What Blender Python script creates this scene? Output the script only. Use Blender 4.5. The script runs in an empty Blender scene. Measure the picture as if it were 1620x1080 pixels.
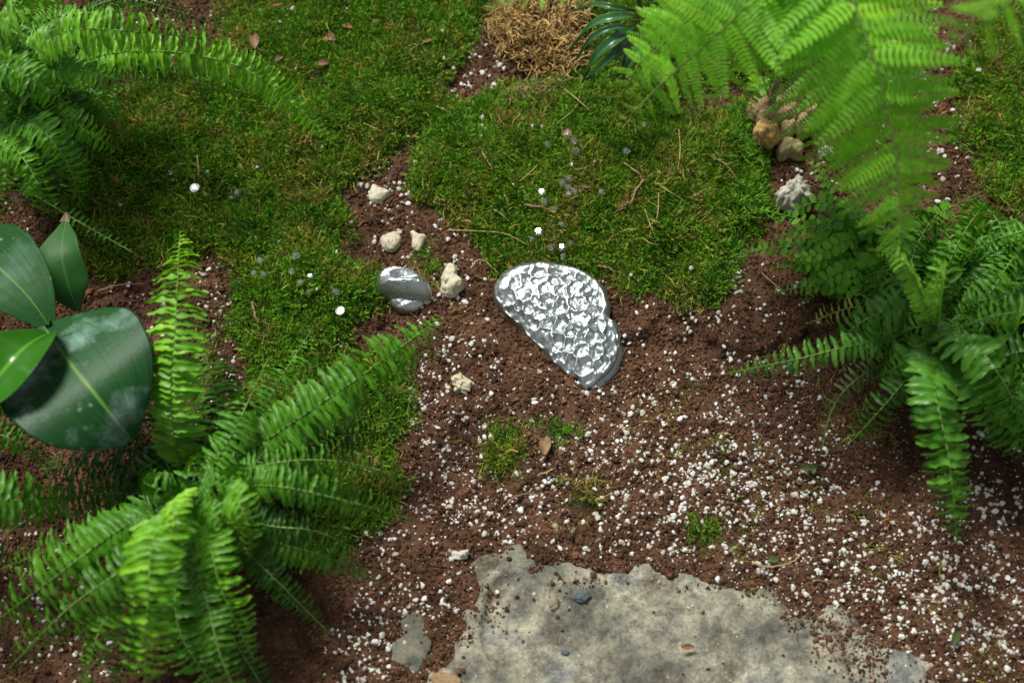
import bpy, math, random
import numpy as np
from mathutils import Vector, Matrix, Euler, noise as mnoise

R = math.radians
random.seed(7)
rng = np.random.default_rng(11)
sc = bpy.context.scene

# ------------------------------------------------------------------ camera
W_PX, H_PX = 1620.0, 1080.0
LENS, SENS = 50.0, 36.0
DIST = 1.125
TILT = R(28)
FX = W_PX * LENS / SENS
cam_pos = Vector((0, -DIST * math.sin(TILT), DIST * math.cos(TILT)))
cd = bpy.data.cameras.new('camera')
cam = bpy.data.objects.new('camera', cd)
sc.collection.objects.link(cam)
cam.location = cam_pos
cam.rotation_euler = (TILT, 0, 0)
cd.lens = LENS
cd.sensor_width = SENS
cd.clip_start = 0.02
cd.clip_end = 200
cd.dof.use_dof = True
cd.dof.focus_distance = DIST - 0.012
cd.dof.aperture_fstop = 4.6
cd.dof.aperture_blades = 9
sc.camera = cam

# ------------------------------------------------------------------ world and sun
SUN_EL, SUN_AZ = R(60), R(-38)          # azimuth measured from +Y towards +X
w = bpy.data.worlds.new('World')
sc.world = w
w.use_nodes = True
nt = w.node_tree
nt.nodes.clear()
out = nt.nodes.new('ShaderNodeOutputWorld')
bg = nt.nodes.new('ShaderNodeBackground')
sky = nt.nodes.new('ShaderNodeTexSky')
sky.sky_type = 'NISHITA'
sky.sun_disc = False
sky.sun_elevation = SUN_EL
sky.sun_rotation = SUN_AZ          # same compass direction as the lamp
hsv = nt.nodes.new('ShaderNodeHueSaturation')
hsv.inputs['Saturation'].default_value = 0.18
nt.links.new(sky.outputs[0], hsv.inputs['Color'])
nt.links.new(hsv.outputs[0], bg.inputs['Color'])
bg.inputs['Strength'].default_value = 0.05
nt.links.new(bg.outputs[0], out.inputs['Surface'])

sd = bpy.data.lights.new('sun', 'SUN')
sd.energy = 2.6
sd.angle = R(15)
sd.color = (1.0, 0.97, 0.91)
sun = bpy.data.objects.new('sun', sd)
sc.collection.objects.link(sun)
to_sun = Vector((math.sin(SUN_AZ) * math.cos(SUN_EL), math.cos(SUN_AZ) * math.cos(SUN_EL), math.sin(SUN_EL)))
sun.rotation_euler = to_sun.to_track_quat('Z', 'Y').to_euler()

vs = sc.view_settings
vs.view_transform = 'Standard'
vs.look = 'None'
vs.exposure = 1.05
vs.gamma = 1.0
vs.use_curve_mapping = False
sc.cycles.max_bounces = 10
sc.cycles.transparent_max_bounces = 8
sc.cycles.sample_clamp_indirect = 8

# ------------------------------------------------------------------ pixel <-> world
M3 = cam.rotation_euler.to_matrix()


def px(x, y, z=0.0):
    d = M3 @ Vector(((x - W_PX / 2) / FX, -(y - H_PX / 2) / FX, -1.0))
    t = (z - cam_pos.z) / d.z
    return cam_pos + d * t


MM = 0.0005          # one photo pixel at the focus distance, in metres

# ------------------------------------------------------------------ noise
_tab = np.random.default_rng(5).random((256, 256))


def vnoise(x, y, f, seed=0):
    x = np.asarray(x) * f + 31.7 * seed + 1000.3
    y = np.asarray(y) * f + 17.3 * seed + 1000.9
    xi = np.floor(x).astype(int)
    yi = np.floor(y).astype(int)
    fx = x - xi
    fy = y - yi
    fx = fx * fx * (3 - 2 * fx)
    fy = fy * fy * (3 - 2 * fy)
    a = _tab[xi % 256, yi % 256]
    b = _tab[(xi + 1) % 256, yi % 256]
    c = _tab[xi % 256, (yi + 1) % 256]
    d = _tab[(xi + 1) % 256, (yi + 1) % 256]
    return (a + (b - a) * fx) * (1 - fy) + (c + (d - c) * fx) * fy - 0.5


def fbm(x, y, f, n=4, seed=0):
    s = 0
    a = 1.0
    for i in range(n):
        s = s + a * vnoise(x, y, f, seed + i * 3)
        a *= 0.5
        f *= 2.03
    return s


def sstep(a, b, v):
    t = np.clip((v - a) / (b - a), 0, 1)
    return t * t * (3 - 2 * t)


def poly_world(pts, z=0.0):
    return np.array([[px(a, b, z).x, px(a, b, z).y] for a, b in pts])


def sdf(poly, x, y):
    x = np.asarray(x, float)
    y = np.asarray(y, float)
    d = np.full(x.shape, 1e9)
    ins = np.zeros(x.shape, bool)
    n = len(poly)
    for i in range(n):
        x0, y0 = poly[i]
        x1, y1 = poly[(i + 1) % n]
        ex, ey = x1 - x0, y1 - y0
        t = np.clip(((x - x0) * ex + (y - y0) * ey) / (ex * ex + ey * ey), 0, 1)
        d = np.minimum(d, np.hypot(x - x0 - t * ex, y - y0 - t * ey))
        c = ((y0 > y) != (y1 > y)) & (x < (x1 - x0) * (y - y0) / (y1 - y0 + 1e-12) + x0)
        ins ^= c
    return np.where(ins, d, -d)


# ------------------------------------------------------------------ moss areas (outlines on the ground)
MOSS = {
    'mound': [(655, 250), (700, 190), (750, 185), (800, 150), (900, 130), (960, 130), (1060, 190), (1180, 180), (1205, 250),
              (1222, 330), (1190, 360), (1170, 400), (1140, 430), (1128, 480), (1060, 478), (990, 462), (950, 437), (880, 428),
              (800, 425), (765, 380), (715, 345), (665, 300)],
    'slope': [(375, -60), (750, -60), (770, 20), (715, 110), (700, 170), (655, 240), (600, 262), (560, 290), (480, 320),
              (380, 325), (250, 335), (130, 345), (90, 250), (120, 170), (210, 150), (290, 110), (370, 60)],
    'lower': [(130, 345), (400, 322), (520, 318), (545, 370), (535, 420), (590, 440), (600, 475), (555, 515), (530, 560),
              (400, 590), (365, 520), (385, 440), (340, 395), (250, 430), (150, 430), (110, 380)],
    'fringe': [(530, 560), (625, 560), (650, 610), (628, 690), (630, 760), (590, 840), (500, 880), (430, 900),
               (390, 880), (420, 700), (400, 600)],
    'edge': [(1510, 140), (1540, 80), (1580, 30), (1700, -20), (1740, 330), (1620, 330), (1560, 300), (1530, 220)],
    'top': [(880, -50), (1300, -60), (1330, 60), (1200, 140), (1060, 150), (930, 110)],
    'tuft': [(770, 690), (800, 672), (835, 680), (836, 705), (815, 735), (780, 738), (766, 715)],
    'tuft_b': [(872, 675), (900, 668), (905, 700), (880, 708)],
    'tuft_c': [(905, 765), (945, 760), (960, 800), (935, 815), (912, 800)],
    'tuft_d': [(800, 940), (835, 935), (840, 965), (822, 985), (803, 970)],
    'tuft_e': [(660, 385), (680, 380), (684, 440), (672, 445), (662, 415)],
    'tuft_g': [(1085, 830), (1110, 820), (1130, 850), (1095, 860)],
}
MW = {k: poly_world(v, 0.0) for k, v in MOSS.items()}
MHEIGHT = {'mound': 0.016, 'slope': 0.010, 'lower': 0.010, 'fringe': 0.008, 'edge': 0.012, 'top': 0.012}


def moss_dist(name, x, y):
    big = name in MHEIGHT
    j = 0.016 if big else 0.013
    return sdf(MW[name], x, y) + j * fbm(x, y, 34 if big else 90, 3, 21) + 0.007 * fbm(x, y, 150, 2, 23)


SLAB = poly_world([(520, 1160), (618, 1075), (690, 1005), (722, 935), (752, 880), (800, 850), (900, 845), (1000, 850), (1075, 858),
                   (1150, 880), (1215, 905), (1290, 955), (1370, 975), (1440, 1010), (1520, 1050), (1600, 1110), (1600, 1400),
                   (600, 1400)])
LOBE = poly_world([(628, 985), (645, 966), (668, 975), (680, 1005), (672, 1045), (645, 1068), (622, 1050)])


def slab_z(x, y):
    d = sdf(SLAB, x, y) + 0.034 * fbm(x, y, 24, 5, 60)
    z = -0.022 + 0.0225 * sstep(-0.008, 0.022, d) + 0.004 * sstep(0.02, 0.12, d)
    z = z + 0.007 * fbm(x, y, 13, 3, 71) + 0.0040 * fbm(x, y, 45, 5, 77) + 0.0018 * fbm(x, y, 240, 2, 79)
    # the raised curved ridge that runs over the slab
    rx, ry = px(880, 880).x, px(790, 960).y
    cpt = px(865, 985)
    rr = np.hypot((x - cpt.x), (y - cpt.y)) + 0.006 * fbm(x, y, 30, 2, 5)
    ang = np.arctan2(y - cpt.y, x - cpt.x)
    ridge = np.exp(-((rr - 0.049) / 0.0035) ** 2) * sstep(1.9, 2.4, np.abs(ang))
    return z + 0.0045 * ridge - 0.003 * sstep(0.050, 0.047, rr) * sstep(2.0, 2.5, np.abs(ang)) * sstep(0.03, 0.045, rr)


def ground_z(x, y):
    x = np.asarray(x, float)
    y = np.asarray(y, float)
    z = 0.012 * fbm(x, y, 7, 3, 1) + 0.0065 * fbm(x, y, 30, 3, 4) + 0.0044 * fbm(x, y, 110, 3, 9)
    z = z - 0.003
    for k, hgt in MHEIGHT.items():
        d = moss_dist(k, x, y)
        z = z + hgt * 0.5 * sstep(-0.008, 0.014, d) + hgt * sstep(0.0, 0.06, d)
    # a bank falls away below the mound, towards the right
    z = z + 0.006 * sstep(-0.02, 0.02, y - px(800, 480).y)
    yb = px(1000, 535).y
    z = z + 0.009 * sstep(-0.005, 0.005, y - yb + 0.035 * fbm(x, y, 16, 4, 44)) * sstep(px(955, 535).x, px(1010, 535).x, x) * sstep(0.06, 0.02, y - yb)
    d = sdf(SLAB, x, y)
    z = z - 0.004 * sstep(-0.02, 0.01, d) - 0.020 * sstep(0.01, 0.065, d) + 0.005 * sstep(0.07, 0.0, np.abs(d)) * fbm(x, y, 40, 3, 93)
    z = z + 0.004 * sstep(0.05, 0.0, np.abs(d)) * (vnoise(x, y, 24, 90) + 0.1)
    return z


def gz(x, y):
    return float(ground_z(np.array([x]), np.array([y]))[0])


def on_ground(a, b, up=0.0):
    z = 0.0
    for _ in range(4):
        p = px(a, b, z + up)
        z = max(gz(p.x, p.y), float(slab_z(np.array([p.x]), np.array([p.y]))[0]))
    return Vector((p.x, p.y, z + up))


# ------------------------------------------------------------------ object helpers
def mesh_obj(name, verts, faces, mat=None, parent=None, smooth=True, loc=(0, 0, 0), uv=None):
    me = bpy.data.meshes.new(name)
    me.from_pydata([tuple(v) for v in verts], [], [tuple(f) for f in faces])
    if smooth:
        me.polygons.foreach_set('use_smooth', [True] * len(me.polygons))
    if uv is not None:
        ul = me.uv_layers.new(name='UVMap')
        li = np.empty(len(me.loops), int)
        me.loops.foreach_get('vertex_index', li)
        ul.data.foreach_set('uv', np.asarray(uv, float)[li].ravel())
    if mat:
        me.materials.append(mat)
    me.update()
    o = bpy.data.objects.new(name, me)
    sc.collection.objects.link(o)
    o.location = loc
    if parent:
        o.parent = parent
    return o


def tag(o, label=None, cat=None, group=None, kind=None):
    if label:
        o['label'] = label
    if cat:
        o['category'] = cat
    if group:
        o['group'] = group
    if kind:
        o['kind'] = kind
    return o


def empty(name, loc, label, cat, group=None):
    o = bpy.data.objects.new(name, None)
    o.empty_display_size = 0.02
    sc.collection.objects.link(o)
    o.location = loc
    return tag(o, label, cat, group)


def spline(ctrl, n):
    """Catmull-Rom through 3D points, n samples evenly spaced along its length"""
    P = [Vector(c) for c in ctrl]
    P = [P[0] * 2 - P[1]] + P + [P[-1] * 2 - P[-2]]
    pts = []
    for i in range(1, len(P) - 2):
        for k in range(24):
            t = k / 24
            a, b, c, d = P[i - 1], P[i], P[i + 1], P[i + 2]
            pts.append(0.5 * ((2 * b) + (c - a) * t + (2 * a - 5 * b + 4 * c - d) * t * t + (3 * b - a - 3 * c + d) * t ** 3))
    pts.append(P[-2])
    A = np.array([tuple(p) for p in pts])
    s = np.concatenate([[0], np.cumsum(np.linalg.norm(np.diff(A, axis=0), axis=1))])
    u = np.linspace(0, s[-1], n)
    return np.stack([np.interp(u, s, A[:, i]) for i in range(3)], 1), s[-1]


def tube_data(P, rad, sides=6, off=0):
    P = np.asarray(P, float)
    n = len(P)
    T = np.gradient(P, axis=0)
    T /= np.linalg.norm(T, axis=1)[:, None] + 1e-12
    ref = np.array([0.13, 0.21, 0.97])
    V = []
    F = []
    for i in range(n):
        a = np.cross(T[i], ref)
        if np.linalg.norm(a) < 0.1:
            a = np.cross(T[i], [1, 0, 0])
        a /= np.linalg.norm(a)
        b = np.cross(T[i], a)
        r = rad[i] if hasattr(rad, '__len__') else rad
        for k in range(sides):
            an = 2 * math.pi * k / sides
            V.append(P[i] + r * (math.cos(an) * a + math.sin(an) * b))
    for i in range(n - 1):
        for k in range(sides):
            k2 = (k + 1) % sides
            F.append((off + i * sides + k, off + i * sides + k2, off + (i + 1) * sides + k2, off + (i + 1) * sides + k))
    F.append(tuple(off + k for k in range(sides))[::-1])
    F.append(tuple(off + (n - 1) * sides + k for k in range(sides)))
    return V, F


# ------------------------------------------------------------------ materials
def nmat(name):
    m = bpy.data.materials.new(name)
    m.use_nodes = True
    t = m.node_tree
    b = t.nodes['Principled BSDF']
    return m, t, b


def N(t, kind, **kw):
    n = t.nodes.new(kind)
    for k, v in kw.items():
        if k in n.inputs.keys():
            n.inputs[k].default_value = v
        else:
            setattr(n, k, v)
    return n


def ramp(t, src, stops):
    r = t.nodes.new('ShaderNodeValToRGB')
    e = r.color_ramp.elements
    while len(e) < len(stops):
        e.new(0.5)
    for i, (p, c) in enumerate(stops):
        e[i].position = p
        e[i].color = (*c, 1) if len(c) == 3 else c
    t.links.new(src, r.inputs[0])
    return r


def mix(t, fac, a, b, mode='MIX'):
    m = t.nodes.new('ShaderNodeMix')
    m.data_type = 'RGBA'
    m.blend_type = mode
    for s, v in ((0, fac), (6, a), (7, b)):
        if hasattr(v, 'links'):
            t.links.new(v, m.inputs[s])
        else:
            m.inputs[s].default_value = v if s == 0 else (*v, 1)
    return m.outputs[2]


def coords(t):
    g = t.nodes.new('ShaderNodeNewGeometry')
    return g.outputs['Position']


def noise(t, vec, scale, detail=4, rough=0.55):
    n = t.nodes.new('ShaderNodeTexNoise')
    n.inputs['Scale'].default_value = scale
    n.inputs['Detail'].default_value = detail
    n.inputs['Roughness'].default_value = rough
    t.links.new(vec, n.inputs['Vector'])
    return n.outputs['Fac']


def bump(t, b, h, strength, dist):
    n = t.nodes.new('ShaderNodeBump')
    n.inputs['Strength'].default_value = strength
    n.inputs['Distance'].default_value = dist
    t.links.new(h, n.inputs['Height'])
    t.links.new(n.outputs[0], b.inputs['Normal'])
    return n


def mat_soil(name, crumb=False):
    m, t, b = nmat(name)
    p = coords(t)
    n1 = noise(t, p, 28, 5)
    n2 = noise(t, p, 420, 4, 0.7)
    c1 = ramp(t, n1, [(0.3, (0.060, 0.0305, 0.0170)), (0.5, (0.094, 0.048, 0.027)), (0.72, (0.136, 0.072, 0.042))]).outputs[0]
    c2 = ramp(t, n2, [(0.25, (0.35, 0.35, 0.35)), (0.55, (1, 1, 1)), (0.8, (1.5, 1.4, 1.3))]).outputs[0]
    c = mix(t, 1.0, c1, c2, 'MULTIPLY')
    if crumb:
        oi = t.nodes.new('ShaderNodeObjectInfo')
        c3 = ramp(t, oi.outputs['Random'], [(0, (0.6, 0.57, 0.56)), (0.5, (1.05, 1.05, 1.05)), (0.85, (1.45, 1.42, 1.38)), (1, (1.9, 1.75, 1.6))]).outputs[0]
        c = mix(t, 1.0, c, c3, 'MULTIPLY')
    else:
        a = t.nodes.new('ShaderNodeAttribute')
        a.attribute_name = 'moss'
        c = mix(t, a.outputs['Fac'], c, (0.030, 0.028, 0.010))
    t.links.new(c, b.inputs['Base Color'])
    b.inputs['Roughness'].default_value = 0.95
    b.inputs['Specular IOR Level'].default_value = 0.15
    bump(t, b, noise(t, p, 900, 5, 0.7), 0.9, 0.0009)
    return m


def mat_moss(name, fresh=(0.125, 0.310, 0.014), mid=(0.074, 0.205, 0.010), old=(0.200, 0.270, 0.024), straw=(0.32, 0.25, 0.08), dryness=0.0):
    m, t, b = nmat(name)
    p = coords(t)
    oi = t.nodes.new('ShaderNodeObjectInfo')
    n1 = noise(t, p, 24, 4, 0.6)
    c = ramp(t, n1, [(0.32 - dryness * .1, mid), (0.50, fresh), (0.66 - dryness * 0.2, old), (0.84 - dryness * 0.3, straw)]).outputs[0]
    v = ramp(t, oi.outputs['Random'], [(0, (0.45, 0.5, 0.45)), (0.4, (0.9, 0.95, 0.9)), (0.8, (1.25, 1.25, 1.1)), (0.93, (1.5, 1.4, 1.3)), (0.97, (2.2, 1.3, 1.8))]).outputs[0]
    c = mix(t, 1.0, c, v, 'MULTIPLY')
    t.links.new(c, b.inputs['Base Color'])
    b.inputs['Roughness'].default_value = 0.62
    b.inputs['Specular IOR Level'].default_value = 0.35
    tr = N(t, 'ShaderNodeBsdfTranslucent')
    t.links.new(c, tr.inputs['Color'])
    ms = N(t, 'ShaderNodeMixShader')
    ms.inputs[0].default_value = 0.16
    t.links.new(b.outputs[0], ms.inputs[1])
    t.links.new(tr.outputs[0], ms.inputs[2])
    t.links.new(ms.outputs[0], t.nodes['Material Output'].inputs['Surface'])
    return m


def mat_leaf(name, base, light, rib, rough=0.44, transl=0.25, spec=0.3, ribw=0.05, wob=30):
    m, t, b = nmat(name)
    p = coords(t)
    uvn = t.nodes.new('ShaderNodeUVMap')
    sep = t.nodes.new('ShaderNodeSeparateXYZ')
    t.links.new(uvn.outputs[0], sep.inputs[0])
    n1 = noise(t, p, wob, 4)
    c = ramp(t, n1, [(0.3, base), (0.7, light)]).outputs[0]
    oi = t.nodes.new('ShaderNodeObjectInfo')
    v = ramp(t, oi.outputs['Random'], [(0, (0.60, 0.64, 0.7)), (0.5, (1.0, 1.0, 1.0)), (0.95, (1.25, 1.18, 1.1)), (1, (1.7, 1.3, 1.2))]).outputs[0]
    c = mix(t, 1.0, c, v, 'MULTIPLY')
    # pale midrib from the leaf's own coordinates (v = 0.5 on the rib)
    ab = N(t, 'ShaderNodeMath', operation='SUBTRACT')
    t.links.new(sep.outputs['Y'], ab.inputs[0])
    ab.inputs[1].default_value = 0.5
    ab2 = N(t, 'ShaderNodeMath', operation='ABSOLUTE')
    t.links.new(ab.outputs[0], ab2.inputs[0])
    r = ramp(t, ab2.outputs[0], [(0, (1, 1, 1)), (ribw, (0, 0, 0))]).outputs[0]
    c = mix(t, r, c, rib)
    t.links.new(c, b.inputs['Base Color'])
    b.inputs['Roughness'].default_value = rough
    b.inputs['Specular IOR Level'].default_value = spec
    bump(t, b, noise(t, p, 260, 3), 0.35, 0.0008)
    tr = N(t, 'ShaderNodeBsdfTranslucent')
    tc = mix(t, 1.0, c, (1.5, 1.6, 0.7), 'MULTIPLY')
    t.links.new(tc, tr.inputs['Color'])
    ms = N(t, 'ShaderNodeMixShader')
    ms.inputs[0].default_value = transl
    t.links.new(b.outputs[0], ms.inputs[1])
    t.links.new(tr.outputs[0], ms.inputs[2])
    t.links.new(ms.outputs[0], t.nodes['Material Output'].inputs['Surface'])
    return m


def mat_stone(name, a, c_, dark, sc1=60, rough=0.85, pit=0.0025, spots=0.0):
    m, t, b = nmat(name)
    p = coords(t)
    n1 = noise(t, p, sc1, 6, 0.65)
    c = ramp(t, n1, [(0.28, dark), (0.45, a), (0.7, c_)]).outputs[0]
    n2 = noise(t, p, sc1 * 9, 4, 0.7)
    c2 = ramp(t, n2, [(0.25, (0.55, 0.55, 0.55)), (0.5, (1, 1, 1)), (0.8, (1.2, 1.2, 1.2))]).outputs[0]
    c = mix(t, 1.0, c, c2, 'MULTIPLY')
    t.links.new(c, b.inputs['Base Color'])
    b.inputs['Roughness'].default_value = rough
    b.inputs['Specular IOR Level'].default_value = 0.25
    bump(t, b, noise(t, p, 500, 5, 0.65), 0.8, pit * 0.5)
    return m


def mat_plain(name, col, rough=0.6, var=0.25, nsc=200, spec=0.4):
    m, t, b = nmat(name)
    p = coords(t)
    lo = tuple(x * (1 - var) for x in col)
    hi = tuple(min(1, x * (1 + var)) for x in col)
    c = ramp(t, noise(t, p, nsc, 4), [(0.3, lo), (0.7, hi)]).outputs[0]
    t.links.new(c, b.inputs['Base Color'])
    b.inputs['Roughness'].default_value = rough
    b.inputs['Specular IOR Level'].default_value = spec
    bump(t, b, noise(t, p, nsc * 3, 3), 0.4, 0.0006)
    return m


def mat_slab():
    m, t, b = nmat('flagstone')
    p = coords(t)
    n1 = noise(t, p, 14, 6, 0.6)
    n2 = noise(t, p, 75, 6, 0.7)
    n3 = noise(t, p, 420, 5, 0.75)
    c = ramp(t, n1, [(0.34, (0.120, 0.122, 0.100)), (0.45, (0.230, 0.224, 0.172)), (0.56, (0.40, 0.378, 0.290)), (0.66, (0.28, 0.29, 0.26))]).outputs[0]
    c = mix(t, 1.0, c, ramp(t, n2, [(0.36, (0.50, 0.52, 0.54)), (0.50, (1, 1, 1)), (0.64, (1.4, 1.38, 1.3))]).outputs[0], 'MULTIPLY')
    c = mix(t, 1.0, c, ramp(t, n3, [(0.25, (0.40, 0.40, 0.40)), (0.48, (1, 1, 1)), (0.75, (1.5, 1.5, 1.45))]).outputs[0], 'MULTIPLY')
    # soil dust rubbed into hollows: brown stain with its own shape
    n4 = noise(t, p, 32, 6, 0.7)
    c = mix(t, ramp(t, n4, [(0.54, (0, 0, 0)), (0.68, (0.8, 0.8, 0.8))]).outputs[0], c, (0.105, 0.062, 0.036))
    t.links.new(c, b.inputs['Base Color'])
    b.inputs['Roughness'].default_value = 0.8
    b.inputs['Specular IOR Level'].default_value = 0.3
    bump(t, b, noise(t, p, 170, 10, 0.78), 1.0, 0.0050)
    return m


def mat_silver():
    m, t, b = nmat('silver_paint')
    p = coords(t)
    b.inputs['Metallic'].default_value = 1.0
    n = noise(t, p, 900, 4, 0.7)
    t.links.new(ramp(t, n, [(0.3, (0.36, 0.395, 0.40)), (0.6, (0.50, 0.54, 0.545))]).outputs[0], b.inputs['Base Color'])
    t.links.new(ramp(t, noise(t, p, 300, 3), [(0.3, (0.34,) * 3), (0.7, (0.50,) * 3)]).outputs[0], b.inputs['Roughness'])
    bump(t, b, noise(t, p, 700, 5, 0.65), 0.5, 0.0006)
    return m


def mat_glass():
    m, t, b = nmat('clear_gem')
    b.inputs['Base Color'].default_value = (0.97, 1.0, 0.99, 1)
    b.inputs['Transmission Weight'].default_value = 1.0
    b.inputs['Roughness'].default_value = 0.02
    b.inputs['IOR'].default_value = 1.55
    b.inputs['Specular IOR Level'].default_value = 0.8
    gl = N(t, 'ShaderNodeBsdfGlossy')
    gl.inputs['Roughness'].default_value = 0.06
    gl.inputs['Color'].default_value = (0.9, 0.95, 0.95, 1)
    ms = N(t, 'ShaderNodeMixShader')
    ms.inputs[0].default_value = 0.28
    t.links.new(b.outputs[0], ms.inputs[1])
    t.links.new(gl.outputs[0], ms.inputs[2])
    tp = N(t, 'ShaderNodeBsdfTransparent')
    m2 = N(t, 'ShaderNodeMixShader')
    m2.inputs[0].default_value = 0.38
    t.links.new(ms.outputs[0], m2.inputs[1])
    t.links.new(tp.outputs[0], m2.inputs[2])
    t.links.new(m2.outputs[0], t.nodes['Material Output'].inputs['Surface'])
    return m


def mat_bigleaf(name, base, light, wax=0.55, spec_=0.24):
    m = mat_leaf(name, base, light, (0.12, 0.26, 0.035), rough=0.52, transl=0.10, spec=0.6, ribw=0.018, wob=16)
    t = m.node_tree
    b = t.nodes['Principled BSDF']
    b.inputs['Specular IOR Level'].default_value = spec_
    src = b.inputs['Base Color'].links[0].from_socket
    p = coords(t)
    haze = ramp(t, noise(t, p, 24, 6, 0.62), [(0.50, (0, 0, 0)), (0.66, (wax,) * 3)]).outputs[0]
    c = mix(t, haze, src, (0.17, 0.29, 0.23))
    sp = t.nodes.new('ShaderNodeTexVoronoi')
    sp.inputs['Scale'].default_value = 130
    t.links.new(p, sp.inputs['Vector'])
    spots = ramp(t, sp.outputs['Distance'], [(0.10, (0.45,) * 3), (0.24, (0, 0, 0))]).outputs[0]
    fade = ramp(t, noise(t, p, 22, 2), [(0.5, (0, 0, 0)), (0.62, (1, 1, 1))]).outputs[0]
    c = mix(t, mix(t, 1.0, spots, fade, 'MULTIPLY'), c, (0.33, 0.42, 0.33))
    uvn = t.nodes.new('ShaderNodeUVMap')
    mp = t.nodes.new('ShaderNodeMapping')
    mp.inputs['Scale'].default_value = (1.6, 38, 1)
    t.links.new(uvn.outputs[0], mp.inputs['Vector'])
    vein = ramp(t, noise(t, mp.outputs[0], 1.0, 3), [(0.35, (0.72, 0.72, 0.72)), (0.65, (1.25, 1.22, 1.2))]).outputs[0]
    c = mix(t, 1.0, c, vein, 'MULTIPLY')
    t.links.new(c, b.inputs['Base Color'])
    return m


M = {
    'soil': mat_soil('soil'), 'crumb': mat_soil('soil_crumb', True),
    'moss': mat_moss('moss'),
    'moss_dry': mat_moss('moss_dry', (0.20, 0.25, 0.022), (0.13, 0.18, 0.014), (0.27, 0.21, 0.055), (0.36, 0.26, 0.10), 0.5),
    'gold': mat_plain('golden_moss', (0.40, 0.265, 0.090), 0.7, 0.75, 110),
    'straw': mat_plain('straw', (0.33, 0.23, 0.095), 0.6, 0.35, 150),
    'twig': mat_plain('twig', (0.20, 0.125, 0.06), 0.8, 0.4, 180),
    'litter': mat_plain('dead_leaf', (0.19, 0.095, 0.05), 0.7, 0.4, 120),
    'perlite': mat_plain('perlite', (0.56, 0.56, 0.52), 0.9, 0.22, 1100, 0.15),
    'slab': mat_slab(), 'silver': mat_silver(), 'glass': mat_glass(),
    'white': mat_plain('painted_glint_gem', (0.93, 0.93, 0.95), 0.12, 0.01, 50, 0.7),  # reflected light on a clear gem's table, painted as white base colour
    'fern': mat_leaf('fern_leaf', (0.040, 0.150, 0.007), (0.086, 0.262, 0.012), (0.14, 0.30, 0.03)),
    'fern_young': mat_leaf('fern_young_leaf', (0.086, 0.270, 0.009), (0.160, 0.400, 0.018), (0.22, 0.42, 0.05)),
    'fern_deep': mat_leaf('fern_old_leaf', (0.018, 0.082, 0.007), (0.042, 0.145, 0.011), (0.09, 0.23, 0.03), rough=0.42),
    'fern_cool': mat_leaf('fern_cool_leaf', (0.040, 0.155, 0.011), (0.090, 0.275, 0.021), (0.13, 0.32, 0.06), rough=0.38),
    'fern_yellow': mat_leaf('fern_yellow_leaf', (0.11, 0.18, 0.015), (0.21, 0.24, 0.03), (0.3, 0.3, 0.06)),
    'olive': mat_leaf('olive_leaf', (0.07, 0.10, 0.03), (0.11, 0.14, 0.04), (0.13, 0.15, 0.05), rough=0.5),
    'feather': mat_leaf('feather_leaf', (0.120, 0.360, 0.014), (0.200, 0.500, 0.030), (0.28, 0.50, 0.06), rough=0.45, transl=0.42),
    'button': mat_leaf('button_leaf', (0.065, 0.220, 0.012), (0.120, 0.330, 0.022), (0.12, 0.30, 0.03), rough=0.5, spec=.25),
    'strap': mat_leaf('strap_leaf', (0.016, 0.085, 0.020), (0.030, 0.130, 0.030), (0.05, 0.15, 0.05), rough=0.32, transl=0.15, spec=0.7, ribw=0.1),
    'rachis': mat_plain('frond_stalk', (0.12, 0.20, 0.035), 0.5, 0.3, 60),
    'rachis_brown': mat_plain('old_stalk', (0.16, 0.12, 0.05), 0.6, 0.3, 60),
    'bark': mat_plain('stem_bark', (0.20, 0.15, 0.09), 0.85, 0.45, 220),
    'big_a': mat_bigleaf('waxy_leaf', (0.003, 0.034, 0.006), (0.006, 0.058, 0.010), 0.75, 0.30),
    'big_b': mat_bigleaf('dusty_leaf', (0.005, 0.038, 0.007), (0.010, 0.062, 0.012), 0.2, 0.12),
    'big_c': mat_leaf('soft_leaf', (0.018, 0.080, 0.014), (0.032, 0.120, 0.022), (0.05, 0.16, 0.04), spec=.2, rough=0.5, transl=0.2, wob=14),
    'big_d': mat_leaf('young_waxy_leaf', (0.045, 0.22, 0.012), (0.075, 0.31, 0.018), (0.14, 0.38, 0.04), rough=0.22, transl=0.3, wob=12),
    'brown_tip': mat_plain('withered_tip', (0.15, 0.10, 0.06), 0.7, 0.3, 100),
    'st_cream': mat_stone('cream_stone', (0.46, 0.42, 0.29), (0.58, 0.54, 0.40), (0.33, 0.29, 0.19), 50),
    'st_tan': mat_stone('tan_stone', (0.30, 0.22, 0.11), (0.40, 0.31, 0.17), (0.16, 0.11, 0.055), 55),
    'st_ochre': mat_stone('ochre_stone', (0.40, 0.25, 0.085), (0.48, 0.33, 0.13), (0.22, 0.13, 0.05), 70),
    'st_brown': mat_stone('brown_stone', (0.24, 0.16, 0.085), (0.30, 0.22, 0.12), (0.12, 0.08, 0.045), 50),
    'st_grey': mat_stone('pale_grey_stone', (0.36, 0.36, 0.28), (0.50, 0.50, 0.40), (0.17, 0.17, 0.12), 45),
    'st_green': mat_stone('greenish_grey_stone', (0.13, 0.13, 0.095), (0.24, 0.215, 0.15), (0.05, 0.068, 0.060), 70),
    'st_slate': mat_stone('slate_blue_stone', (0.060, 0.085, 0.090), (0.10, 0.13, 0.135), (0.03, 0.045, 0.05), 90),
}

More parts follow.
